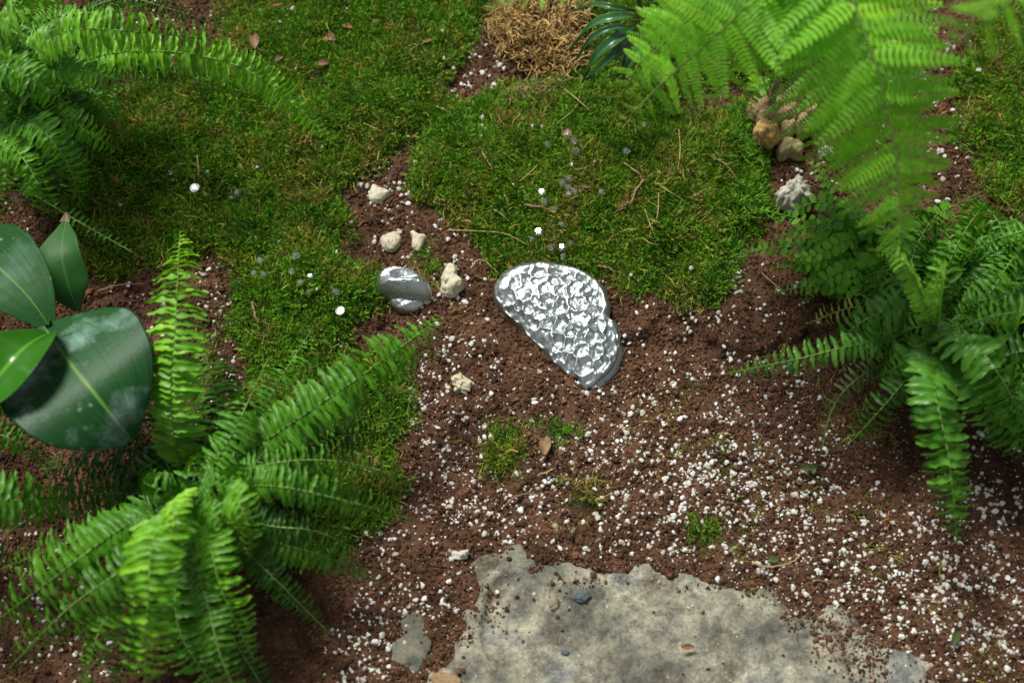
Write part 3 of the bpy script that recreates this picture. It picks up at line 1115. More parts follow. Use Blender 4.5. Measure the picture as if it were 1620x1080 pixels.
stone('stone', [(1226, 322), (1230, 308), (1241, 298), (1244, 289), (1256, 287), (1270, 292), (1274, 303), (1282, 314), (1281, 325), (1268, 329), (1258, 333), (1243, 326), (1228, 328)],
      M['st_grey'], 'rugged pale grey stone by the round leaved fern', 0.018, 16, None, up=.004, bumpy=.22, pits=6, pitdepth=.2)
stone('stone', ell(1307, 243, 13, 8, .3, seed=11), M['st_grey'], 'small grey stone under the feathery fern right of the pile', 0.008, 17, None, bumpy=.1)
stone('stone', ell(1372, 173, 12, 9, .3, seed=12), M['st_grey'], 'small grey stone under the large feathery frond', 0.010, 18, None, bumpy=.1)
stone('buried_stone', [(628, 985), (645, 964), (668, 973), (682, 1003), (674, 1045), (648, 1066), (624, 1050), (620, 1015)], M['st_green'],
      'oval grey green stone sunk in soil left of the flagstone', 0.0035, 19, None, up=-.0025, bumpy=.12)
stone('buried_stone', ell(706, 1078, 26, 14, .3, seed=13), M['st_brown'], 'brownish stone sunk in soil at the bottom left of the flagstone', 0.003, 20, None, bumpy=.08)
stone('stone_chip', [(904, 946), (910, 942), (920, 938), (926, 930), (932, 932), (932, 942), (926, 950), (918, 952), (908, 951)], M['st_slate'],
      'slate blue stone chip set in the flagstone near its top', 0.0022, 21, None, 'stone chip', bumpy=.15)
stone('stone_chip', ell(893, 1032, 6, 5, .3, seed=14), M['st_slate'], 'tiny dark chip low on the flagstone', 0.0018, 22, None, 'stone chip', bumpy=.15)


# ------------------------------------------------------------------ silver pieces
def polar_body(name, pts_px, ztop_fn, mat, cz, nr=70, na=260, wall=0.012, bulge=0.0, parent=None, label=None, cat=None, loc_c=None):
    cx = sum(p[0] for p in pts_px) / len(pts_px)
    cy = sum(p[1] for p in pts_px) / len(pts_px)
    C = px(cx, cy, cz)
    pts = []
    for a, b in pts_px:
        q = px(a, b, cz)
        pts.append((q.x - C.x, q.y - C.y, 0))
    P, _ = spline(pts + [pts[0]], na + 1)
    P = P[:-1, :2]
    S = np.abs(P).max()
    V = []
    F = []
    V.append((0, 0, float(ztop_fn(np.array([0.0]), np.array([0.0]), np.array([0.0]))[0])))
    for i in range(1, nr + 1):
        t = (i / nr) ** 0.9
        x_, y_ = P[:, 0] * t, P[:, 1] * t
        z_ = ztop_fn(x_, y_, np.full(na, t))
        V += list(zip(x_, y_, z_))
    # side wall
    nw = 7
    last = np.array(V[-na:])
    for i in range(1, nw + 1):
        u = i / nw
        b_ = 1 + bulge * math.sin(u * math.pi)
        V += list(zip(P[:, 0] * b_, P[:, 1] * b_, last[:, 2] * (1 - u) - wall * u))
    for k in range(na):
        F.append((0, 1 + k, 1 + (k + 1) % na))
    for i in range(nr + nw - 1):
        a = 1 + i * na
        for k in range(na):
            F.append((a + k, a + na + k, a + na + (k + 1) % na, a + (k + 1) % na))
    F.append(tuple(1 + (nr + nw - 1) * na + k for k in range(na)))
    o = mesh_obj(name, V, F, mat, loc=C if parent is None else C - parent.location, parent=parent)
    if label:
        tag(o, label, cat)
    return o, C


# cell pattern of the disc: hollows between thin raised walls
_cr = np.random.default_rng(3)
_cells = []
for _ in range(1500):
    p = _cr.uniform(-0.07, 0.07, 2)
    if all(np.hypot(*(p - q)) > 0.0050 + 0.0066 * float(vnoise(p[0], p[1], 75, 2) + .5) for q in _cells):
        _cells.append(p)
_cells = np.array(_cells)
_cd = _cr.uniform(0.35, 1.3, len(_cells))


def cells(x, y):
    wob = 0.0021
    xx = x + wob * fbm(x, y, 180, 2, 5) * 2
    yy = y + wob * fbm(x, y, 180, 2, 8) * 2
    d = np.hypot(xx[:, None] - _cells[None, :, 0], yy[:, None] - _cells[None, :, 1])
    o_ = np.argsort(d, axis=1)[:, :2]
    ii = np.arange(len(x))
    f1, f2 = d[ii, o_[:, 0]], d[ii, o_[:, 1]]
    return (1 - np.exp(-((f2 - f1) / 0.0036) ** 1.6)) * _cd[o_[:, 0]], f1


dC = on_ground(870, 512)


def disc_top(x, y, t):
    c, f1 = cells(x, y)
    rimtop = sstep(0.008, 0.024, y + 0.10 * x)          # the upper part carries a smooth rounded rim
    edge = sstep(0.74, 0.90, t)
    smooth_rim = edge * sstep(-0.01, 0.02, y + 0.35 * x)
    z = 0.0100 * (1 - t ** 3.0) ** 0.6 + 0.0045 + 0.11 * (0.55 * x + 0.83 * y) * (x * 0.55 + y * .83 < 0) + 0.05 * (0.55 * x + 0.83 * y)
    z = z + 0.0035 * sstep(-0.045, 0.05, y)              # it leans up towards the back
    z = z - 0.0044 * c * (1 - smooth_rim) * sstep(1.02, .93, t) * (1 - 0.45 * rimtop)
    z = z + 0.0022 * smooth_rim * sstep(1.0, 0.9, t)
    z = z + 0.0022 * fbm(x, y, 90, 2, 12) + 0.0008 * fbm(x, y, 420, 2, 15)
    return z


disc, dcen = polar_body('silver_disc', [(a, b) for a, b in DISC_PX], disc_top, M['silver'], dC.z + 0.006, nr=80, na=300, wall=0.012,
                        label='large broken half disc painted silver with honeycomb hollows, leaning on the soil', cat='silver ornament')


def lower_top(x, y, t):
    return -0.004 * t ** 4 + 0.0007 * fbm(x, y, 140, 3, 30) + 0.0008


polar_body('lower_layer', [(955, 498), (972, 506), (985, 526), (988, 550), (982, 576), (968, 597), (950, 610), (932, 616), (930, 600), (948, 575), (958, 545), (955, 520)],
           lower_top, M['silver'], dC.z + 0.003, nr=14, na=90, wall=0.012, parent=disc)

sC = on_ground(640, 462)


def cup_top(x, y, t):
    """smooth shell: thick lip round a hollow, a bright front bank"""
    hol = np.exp(-(((x + 0.000) / 0.013) ** 2 + ((y - 0.0045) / 0.0042) ** 2))
    z = 0.0165 * np.sqrt(np.clip(1 - t ** 2.6, 0, 1)) - 0.0105 * hol + 0.0015 * np.exp(-((y + .004) / .003) ** 2)
    z = z + 0.0008 * fbm(x, y, 120, 3, 9)
    return z + 0.0005 * vnoise(x, y, 800, 4)


cup, _ = polar_body('silver_shell', [(596, 452), (598, 438), (610, 429), (628, 427), (648, 430), (664, 437), (676, 448), (683, 461), (681, 471), (668, 475), (648, 475), (620, 472), (600, 464)],
                    cup_top, M['silver'], sC.z + 0.004, nr=50, na=160, wall=0.01, bulge=.02,
                    label='small smooth silver shell shaped piece half sunk beside the moss', cat='silver ornament')


def foot_top(x, y, t):
    return 0.007 * np.sqrt(np.clip(1 - t ** 2.2, 0, 1)) + 0.0012 * fbm(x, y, 260, 3, 19)


polar_body('foot', [(612, 470), (640, 470), (668, 474), (672, 482), (660, 490), (645, 494), (630, 491), (618, 482)], foot_top, M['silver'], sC.z - 0.001, nr=20, na=80, wall=0.01, parent=cup)


# ------------------------------------------------------------------ clear gems
def brilliant(name, mat, N_=8):
    V = []
    F = []

    def ring_(r_, z_, ph, n_):
        i = len(V)
        for k in range(n_):
            a = 2 * math.pi * (k + ph) / n_
            V.append((r_ * math.cos(a), r_ * math.sin(a), z_))
        return i
    t0 = ring_(0.28, 0.30, 0, N_)
    c0 = ring_(0.41, 0.20, 0.5, N_)
    g0 = ring_(0.5, 0.06, 0, 2 * N_)
    g1_ = ring_(0.5, 0.02, 0, 2 * N_)
    p0 = ring_(0.30, -0.18, 0.5, N_)
    V.append((0, 0, -0.36))
    ap = len(V) - 1
    F.append(tuple(t0 + k for k in range(N_)))
    for k in range(N_):
        k2 = (k + 1) % N_
        F.append((t0 + k, c0 + k, t0 + k2))
        F.append((t0 + k2, c0 + k, g0 + 2 * k2, c0 + k2)) if False else None
        F.append((c0 + k, g0 + 2 * k, g0 + 2 * k + 1))
        F.append((c0 + k, g0 + 2 * k + 1, g0 + (2 * k + 2) % (2 * N_)))
        F.append((t0 + k2, c0 + k, g0 + (2 * k + 2) % (2 * N_), c0 + k2))
        F.append((p0 + k, g1_ + 2 * k + 1, g1_ + 2 * k))
        F.append((p0 + k, g1_ + (2 * k + 2) % (2 * N_), g1_ + 2 * k + 1))
        F.append((p0 + k, p0 + k2, g1_ + (2 * k + 2) % (2 * N_)))
        F.append((p0 + k, ap, p0 + k2))
    for k in range(2 * N_):
        k2 = (k + 1) % (2 * N_)
        F.append((g0 + k, g1_ + k, g1_ + k2, g0 + k2))
    F = [f for f in F if f]
    me = bpy.data.meshes.new(name)
    me.from_pydata(V, [], F)
    me.materials.append(mat)
    import bmesh
    bm = bmesh.new()
    bm.from_mesh(me)
    bmesh.ops.recalc_face_normals(bm, faces=bm.faces)
    bm.to_mesh(me)
    bm.free()
    return me


gem_me = brilliant('gem', M['glass'])
gem_painted_glint = brilliant('gem', M['white'])
gr_ = random.Random(4)


def gem(a, b, d, label, tilt=0.16, mesh=None, up=0.0068, group='clear gems on the moss'):
    o = bpy.data.objects.new('gem', mesh or gem_me)
    o.location = on_ground(a, b, up)
    view = (cam_pos - Vector(o.location)).normalized()
    tbl = (view + to_sun).normalized() + Vector((gr_.uniform(-tilt, tilt), gr_.uniform(-tilt, tilt), 0))
    o.rotation_euler = (tbl.to_track_quat('Z', 'Y').to_matrix() @ Matrix.Rotation(gr_.uniform(0, 6.28), 3, 'Z')).to_euler()
    o.scale = (d * MM, d * MM, d * MM * (.3 if mesh else 1))
    sc.collection.objects.link(o)
    return tag(o, label, 'gem', group)


for a, b, d, lb in [
    (866, 229, 14, 'clear gem with a white grain at its lower right, left of the upper pair'),
    (908, 224, 13, 'clear gem, upper one of the touching pair below a brown scrap'),
    (910, 238, 14, 'clear gem, lower one of the touching pair below a brown scrap'),
    (897, 213, 12, 'clear gem half hidden in the brown scrap above the upper pair'),
    (890, 289, 15, 'clear gem at the left of the tight cluster on the moss mound'),
    (900, 283, 14, 'clear gem at the top of the tight cluster on the moss mound'),
    (898, 297, 13, 'clear gem in the centre of the tight cluster on the moss mound'),
    (899, 308, 12, 'clear gem lowest in the tight cluster on the moss mound'),
    (909, 302, 13, 'clear gem at the right of the tight cluster on the moss mound'),
    (857, 304, 13, 'faint greenish gem sunk in moss left of the tight cluster'),
    (861, 319, 15, 'clear gem just above the brown root scrap, left of the cluster'),
    (876, 331, 12, 'clear gem right of the brown root scrap below the cluster'),
    (831, 312, 8, 'tiny clear gem at the far left of the moss mound'),
    (888, 354, 12, 'dim clear gem midway down the moss mound'),
    (852, 367, 16, 'large bright clear gem alone above the left of the silver disc'),
    (842, 378, 11, 'faint gem sunk in moss below the large lone gem'),
    (872, 391, 12, 'clear gem at the left of the lowest group above the silver disc'),
    (889, 391, 13, 'clear gem in the middle of the lowest group above the silver disc'),
    (902, 385, 12, 'clear gem at the upper right of the lowest group above the disc'),
    (891, 404, 12, 'clear gem lowest of the group just above the silver disc'),
    (952, 304, 13, 'dull clear gem alone right of the tight cluster'),
    (991, 239, 13, 'greenish clear gem on the moss left of the tan stones'),
    (1019, 197, 9, 'small clear gem under the feathery fern tips'),
    (1088, 176, 8, 'tiny clear gem deep under the bright fern fronds'),
]:
    gem(a, b, d * 1.08, lb)
for a, b, d, lb in [
    (270, 273, 10, 'clear gem beside a white grain, upper left of the round painted-glint gem'),
    (328, 271, 8, 'tiny clear gem right of the upper round painted-glint gem'),
    (375, 305, 13, 'clear gem on the moss right of the upper round painted-glint gem'),
    (366, 313, 8, 'tiny clear gem at the lower left of a bigger one, right of the painted-glint gem'),
    (468, 405, 15, 'bright clear gem, highest of the loose group above the lower painted-glint gem'),
    (411, 412, 12, 'clear gem above the pair at the left of the loose group'),
    (402, 432, 13, 'clear gem, left one of the pair in the loose group'),
    (417, 435, 13, 'clear gem, right one of the pair in the loose group'),
    (461, 429, 12, 'faint gem sunk in moss in the middle of the loose group'),
    (491, 437, 13, 'clear gem with a yellow glint right of the middle of the loose group'),
    (475, 447, 12, 'small clear gem with dark centre low in the loose group'),
    (488, 459, 12, 'clear gem touching a cream grain above the lower painted-glint gem'),
    (531, 461, 14, 'clear gem furthest right of the loose group, above the lower painted-glint gem'),
]:
    gem(a, b, d, lb, group='clear gems on the left moss')
# two clear gems; the white flash of their tables is painted as colour
gem(308, 297, 16, 'round gem with a painted white glint on the moss below the upper left fern', 0.03, gem_painted_glint, .007, 'round gems with painted glint')
gem(538, 491, 15, 'round gem with a painted white glint on the moss left of the small silver piece', 0.03, gem_painted_glint, .007, 'round gems with painted glint')


# ------------------------------------------------------------------ needles, twigs and litter
def strand_obj(name, pts, r0, r1, mat, label, cat, group=None, lift=0.006, sides=5, wob=0.0):
    r = random.Random(int(pts[0][0] * 7 + pts[0][1]))
    W = [on_ground(a, b, lift + (0.0015 if 0 < i < len(pts) - 1 else 0)) for i, (a, b) in enumerate(pts)]
    P, L = spline(W, max(8, 5 * len(pts)))
    P = P + np.array([[r.uniform(-wob, wob) for _ in range(3)] for _ in P])
    base = P[0].copy()
    v, f = tube_data(P - base, np.linspace(r0, r1, len(P)) * (1 + (np.array([r.uniform(-.3, .3) for _ in P]) if wob else 0)), sides)
    o = mesh_obj(name, v, f, mat, loc=base)
    return tag(o, label, cat, group)


gn = 'dry needles lying on the moss mound'
for pts, lb in [
    ([(708, 364), (760, 364), (800, 370), (838, 389)], 'long curved straw coloured needle reaching from bare soil onto the mound'),
    ([(893, 142), (915, 158), (935, 177)], 'straight dry needle just below the golden clump'),
    ([(920, 140), (910, 170), (880, 197)], 'curved olive brown needle below the golden clump'),
    ([(988, 258), (1012, 276)], 'short pale needle right of the upper gems'),
    ([(1004, 195), (1006, 214)], 'short upright straw bit under the fern tips'),
    ([(1038, 290), (1062, 305), (1085, 319)], 'pale needle slanting down at the right of the mound'),
    ([(1042, 305), (1041, 335), (1036, 355)], 'thin brown needle hanging vertically at the right of the mound'),
    ([(1020, 331), (1032, 362), (1042, 384)], 'straw needle left of the vertical needle'),
    ([(1018, 377), (1030, 384), (1047, 387)], 'short brown needle below the crossed needles'),
    ([(762, 240), (772, 256), (780, 270)], 'brown needle near the left of the mound'),
    ([(780, 330), (792, 338), (806, 350)], 'pale needle low on the left of the mound'),
    ([(798, 308), (806, 325)], 'small brown needle above the pale one at lower left of mound'),
    ([(1074, 205), (1076, 240), (1072, 270)], 'long brown needle near the tan stones'),
    ([(1130, 250), (1150, 262), (1170, 290)], 'dark needle left of the rugged grey stone'),
    ([(575, 194), (605, 208)], 'short straw needle on the upper left moss slope'),
    ([(690, 168), (712, 178)], 'straw needle at the border of slope and mound'),
    ([(312, 245), (314, 280)], 'upright dry stalk above the upper painted-glint gem'),
    ([(850, 262), (835, 276), (822, 287)], 'thin grey green needle left of the gem cluster'),
]:
    strand_obj('needle', pts, 0.0006, 0.0003, M['straw'], lb, 'needle', gn, lift=0.0065)
for pts, r0, lb, mt in [
    ([(1018, 285), (1005, 302), (998, 318), (980, 328), (970, 338)], 0.0013, 'forked brown root piece lying on the mound', 'twig'),
    ([(822, 325), (850, 325), (870, 332), (890, 322)], 0.0014, 'brown root scrap among the gems left of centre', 'twig'),
    ([(945, 420), (965, 424), (975, 436)], 0.0011, 'reddish straw twig above the silver disc rim', 'twig'),
    ([(155, 460), (190, 450), (230, 449)], 0.0011, 'brown twig on the moss right of the pointed leaf', 'twig'),
    ([(400, 478), (404, 500), (412, 512)], 0.0013, 'dark looping rootlet on the lower left moss', 'twig'),
    ([(410, 690), (420, 480)], 0.0005, 'hair thin root lying across the moss', 'twig'),
    ([(1190, 890), (1215, 897), (1245, 892), (1268, 878)], 0.0011, 'tan looping rootlet above the flagstone edge', 'straw'),
    ([(1285, 918), (1318, 919)], 0.0010, 'short brown twig on perlite above the flagstone', 'twig'),
    ([(1440, 945), (1470, 948), (1500, 952)], 0.0008, 'brown rootlet with green scraps at the lower right', 'twig'),
    ([(850, 752), (880, 740)], 0.0007, 'straw bit below the round moss tuft', 'straw'),
    ([(800, 800), (815, 785), (838, 781)], 0.0009, 'dark curved twig on soil below the moss tuft', 'twig'),
    ([(855, 730), (866, 715), (872, 690)], 0.0009, 'brown stalk beside the dead leaf on the soil', 'twig'),
    ([(745, 425), (760, 410), (790, 432)], 0.0008, 'rootlet curling right of the largest cream pebble', 'straw'),
    ([(870, 960), (880, 950), (880, 940)], 0.0012, 'dark rootlet curled on the flagstone', 'twig'),
    ([(1205, 430), (1220, 445), (1240, 462)], 0.0006, 'thin green rootlet under the round leaved fern', 'straw'),
]:
    strand_obj('twig', pts, r0, r0 * .45, M[mt], lb, 'twig', None, lift=0.004 if pts[0][1] > 440 else .006, wob=0.0006)


def dead_leaf(a, b, L, W, rot, label, mat='litter', lift=.006):
    nu, nv = 7, 4
    V = []
    r = random.Random(int(a + b))
    for i in range(nu + 1):
        u = i / nu
        wd = W * math.sin(math.pi * min(1, u * 0.94 + .06)) ** .7
        for j in range(nv + 1):
            v = j / nv * 2 - 1
            V.append(((u - .5) * L, v * wd / 2, 0.25 * W * v * v + 0.08 * L * math.sin(u * 5) + r.uniform(-.04, .04) * W))
    for_top = [(i * (nv + 1) + j, (i + 1) * (nv + 1) + j, (i + 1) * (nv + 1) + j + 1, i * (nv + 1) + j + 1) for i in range(nu) for j in range(nv)]
    o = mesh_obj('dead_leaf', V, for_top, M[mat], loc=on_ground(a, b, lift))
    o.rotation_euler = (r.uniform(-.2, .2), r.uniform(-.2, .2), rot)
    return tag(o, label, 'dead leaf', 'dead leaf scraps')


for a, b, L, W_, rt, lb, mt in [
    (402, 64, .018, .009, 1.7, 'dark brown dead leaf on moss beside the upper left fern', 'litter'),
    (521, 60, .013, .009, 2.6, 'reddish dead leaf scrap at the top of the moss slope', 'litter'),
    (511, 101, .011, .006, .3, 'small tan dead leaf below the reddish scrap', 'litter'),
    (441, 93, .010, .005, .9, 'curled dead leaf near the tip of the lower frond', 'litter'),
    (548, 42, .011, .005, 2.8, 'orange brown leaf scrap at the top centre', 'litter'),
    (676, 66, .012, .004, .6, 'brown curled leaf scrap left of the golden clump', 'litter'),
    (652, 90, .006, .005, .2, 'small red leaf scrap on the moss slope', 'litter'),
    (862, 703, .017, .009, 1.5, 'brown dead leaf standing between two moss tufts', 'twig'),
    (928, 296, .008, .004, .5, 'pinkish leaf scrap right of the gem cluster', 'litter'),
    (985, 325, .012, .006, .8, 'brown papery flake at the root piece on the mound', 'twig'),
    (1280, 740, .016, .006, .2, 'olive withered leaf on the soil below the right fern', 'olive'),
    (1223, 885, .009, .006, .2, 'small grey green leaf flake on soil above the flagstone', 'olive'),
    (1512, 1008, .014, .006, 1.1, 'grey brown leaf flake at the lower right', 'olive'),
    (1088, 1023, .010, .004, .1, 'reddish brown flake lying on the flagstone', 'litter'),
    (896, 212, .012, .008, 1.9, 'grey brown papery scrap at the upper gem pair', 'twig'),
]:
    dead_leaf(a, b, L, W_, rt, lb, mt)


# ------------------------------------------------------------------ leaf shapes
def leaflet_mesh(name, mat, kind='boston', seed=0):
    r = random.Random(seed)
    V, F, U = [], [], []
    nu, nv = (8, 4) if kind == 'boston' else (6, 4)
    for i in range(nu + 1):
        u = i / nu
        if kind == 'boston':
            w_ = 0.5 * min(1, (u + .05) / .10) ** .5 * (1 - u ** 6) ** .5 * (1 - .25 * u)
            if i == nu:
                w_ = 0.04
        else:
            w_ = 0.5 * math.sin(math.pi * min(.985, .10 + .86 * u)) ** .55
        for j in range(nv + 1):
            v = j / nv * 2 - 1
            aur = 0.22 * math.exp(-((u - .06) / .07) ** 2) * (v > .3) if kind == 'boston' else 0
            yy = v * (w_ + aur)
            cren = (0.075 * math.sin(u * 26 + seed) * (abs(v) > .9)) if kind == 'boston' else 0
            yy += cren * (1 if v > 0 else -1) * .8
            zz = (-0.30 * u * u + 0.05 * math.sin(u * 3.1) if kind == 'boston' else -0.08 * u * u) + (0.075 if kind == 'boston' else .03) * abs(v) * (1 - .5 * u) + (0.05 if kind == 'boston' else .022) * math.sin(u * 12 + seed + v * 1.8) * abs(v)
            xx = u + (0.07 * v * u * math.sin(u * 2 + seed))
            V.append((xx, yy, zz))
            U.append((u, j / nv))
    F = [(i * (nv + 1) + j, (i + 1) * (nv + 1) + j, (i + 1) * (nv + 1) + j + 1, i * (nv + 1) + j + 1) for i in range(nu) for j in range(nv)]
    return np.array(V), F, np.array(U)


def pinna_shape(seed, n_=15):
    """one side branch of a feathery frond: a thin axis with small pointed pinnules"""
    r = random.Random(seed)
    V, F, U = [], [], []
    for i in range(9):
        u = i / 8
        ww = .006 * (1 - u) + .001
        V += [(u, -ww, -0.12 * u * u), (u, ww, -0.12 * u * u)]
        U += [(u, .5), (u, .5)]
    F += [(2 * i, 2 * i + 2, 2 * i + 3, 2 * i + 1) for i in range(8)]
    for k in range(n_):
        u = .03 + .95 * k / n_
        L = 0.5 * (1 - u ** 2.2) ** .7 * min(1, .5 + u * 4)
        for sg in (-1, 1):
            b = len(V)
            z0 = -0.12 * u * u
            w_ = 0.0265
            fw = 0.035
            tz = r.uniform(-.03, .01)
            V += [(u - .010, 0, z0), (u + .020, 0, z0), (u - w_ + fw * .5, sg * L * .5, z0 + tz * .4), (u + w_ + fw * .5, sg * L * .5, z0 + tz * .4 + .004), (u + fw, sg * L, z0 + tz)]
            U += [(0, .3), (0, .7), (.5, .2), (.5, .8), (1, .5)]
            F += [(b, b + 2, b + 4, b + 3, b + 1)]
    return np.array(V), F, np.array(U)


SH = {}
for k in range(6):
    SH[('boston', k)] = leaflet_mesh('l', None, 'boston', k)
    SH[('button', k)] = leaflet_mesh('b', None, 'button', k)
    SH[('pinna', k)] = pinna_shape(k, 14 + k % 3)
_mc = {}


def shape_mesh(kind, k, mat):
    key = (kind, k, mat)
    if key not in _mc:
        V, F, U = SH[(kind, k)]
        nm = {'boston': 'leaflet', 'button': 'leaflet', 'pinna': 'pinna'}[kind]
        o = mesh_obj(nm, V, F, M[mat], uv=U)
        _mc[key] = o.data
        bpy.data.objects.remove(o)
    return _mc[key]


def width_profile(kind, s):
    if kind == 'pinna':
        return max(.16, min(1, .75 + s) * (1 - s ** 4.2) ** .9)
    if kind == 'button':
        return .75 + .25 * math.sin(math.pi * s) - .45 * s ** 4
    return max(.22, min(1, .6 + 2.2 * s) * (1 - s ** 6) ** .8)


def frond(plant, ctrl, hw, kind='boston', mat='fern', single=False, gap=9.0, roll=0.0, start=0.0, rad=1.0, droop=0.12, seed=0, wrel=None, stalk='rachis', label=None, sweep=.12, twist=.55):
    """ctrl: (photo x, photo y, height above ground level) points, unprojected to real positions"""
    r = random.Random(seed * 13 + 1)
    if kind == 'boston':
        hw *= .88
        gap *= .90
    lift = 0.012 if kind == 'boston' else 0.0
    W = [px(a, b, c + lift) for a, b, c in ctrl]
    P, L = spline(W, 120)
    scale_ = 1.0
    gapm = gap * MM
    n_ = max(4, int(L * (1 - start) / gapm))
    base = Vector(P[0])
    T = np.gradient(P, axis=0)
    T /= np.linalg.norm(T, axis=1)[:, None]
    k_ = np.linspace(1, .32, 40)
    idx = np.linspace(0, 119, 40).astype(int)
    v, f = tube_data(P[idx] - P[0], k_ * 0.00105 * rad, 5)
    fr = mesh_obj('frond', v, f, M[stalk], loc=base - plant.location, parent=plant)
    if label:
        fr['label'] = label
    mats = []
    for i in range(n_):
        s = (i + .5) / n_
        q = (start + (1 - start) * s) * 119
        i0 = min(118, int(q))
        p = Vector(P[i0] + (P[i0 + 1] - P[i0]) * (q - i0))
        t = Vector(T[i0])
        up = Vector((0, -.36, .93))
        up = (up - t * up.dot(t))
        if up.length < .05:
            up = Vector((0, -1, 0)) - t * (-t.y)
        up.normalize()
        rl = roll + .12 * math.sin(s * 9 + seed)
        up = Matrix.Rotation(rl, 3, t) @ up
        side0 = t.cross(up)
        wl = hw * MM * width_profile(kind, s)
        for sg in (-1, 1):
            if kind != 'pinna' and r.random() < .015:
                continue
            pp = p + t * gapm * (.5 if sg > 0 else 0) + t * gapm * r.uniform(-.12, .12)
            sw = sweep + .38 * s ** 4 + r.uniform(-.13, .13)
            dr = droop + r.uniform(-.26, .26)
            side = side0 * sg
            d = (side * math.cos(sw) + t * math.sin(sw))
            d = (d * math.cos(dr) - up * math.sin(dr)).normalized()
            nrm = (up - d * up.dot(d)).normalized()
            nrm = Matrix.Rotation(sg * (-twist + r.uniform(-.36, .36)), 3, d) @ nrm
            yv = nrm.cross(d)
            ll = wl * r.uniform(.88, 1.1)
            if kind == 'boston':
                wf = (wrel or .27) * hw * MM * (width_profile(kind, s) ** .4) * r.uniform(.9, 1.15)
            elif kind == 'button':
                wf = ll * (wrel or .8) * r.uniform(.85, 1.1)
            else:
                wf = (wrel or .42) * hw * MM * (width_profile(kind, s) ** .9)
            # leaf-sized curl differs from leaf to leaf
            m = Matrix(((d.x * ll, yv.x * wf, nrm.x * ll, pp.x), (d.y * ll, yv.y * wf, nrm.y * ll, pp.y), (d.z * ll, yv.z * wf, nrm.z * ll, pp.z), (0, 0, 0, 1)))
            mats.append((m, r.randrange(6)))
    TI = Matrix.Translation(-base)
    if single:
        for m, k in mats:
            o = bpy.data.objects.new('pinna' if kind == 'pinna' else 'leaflet', shape_mesh(kind, k, mat))
            sc.collection.objects.link(o)
            o.parent = fr
            o.matrix_basis = TI @ m
    else:
        VV, FF, UU = [], [], []
        off = 0
        for m, k in mats:
            V, F, U = SH[(kind, k)]
            A = np.array(TI @ m)
            VV.append(V @ A[:3, :3].T + A[:3, 3])
            FF += [tuple(off + q for q in f_) for f_ in F]
            UU.append(U)
            off += len(V)
        o = mesh_obj('leaflets', np.concatenate(VV), FF, M[mat], fr, uv=np.concatenate(UU))
        o['kind'] = 'stuff'
    return fr


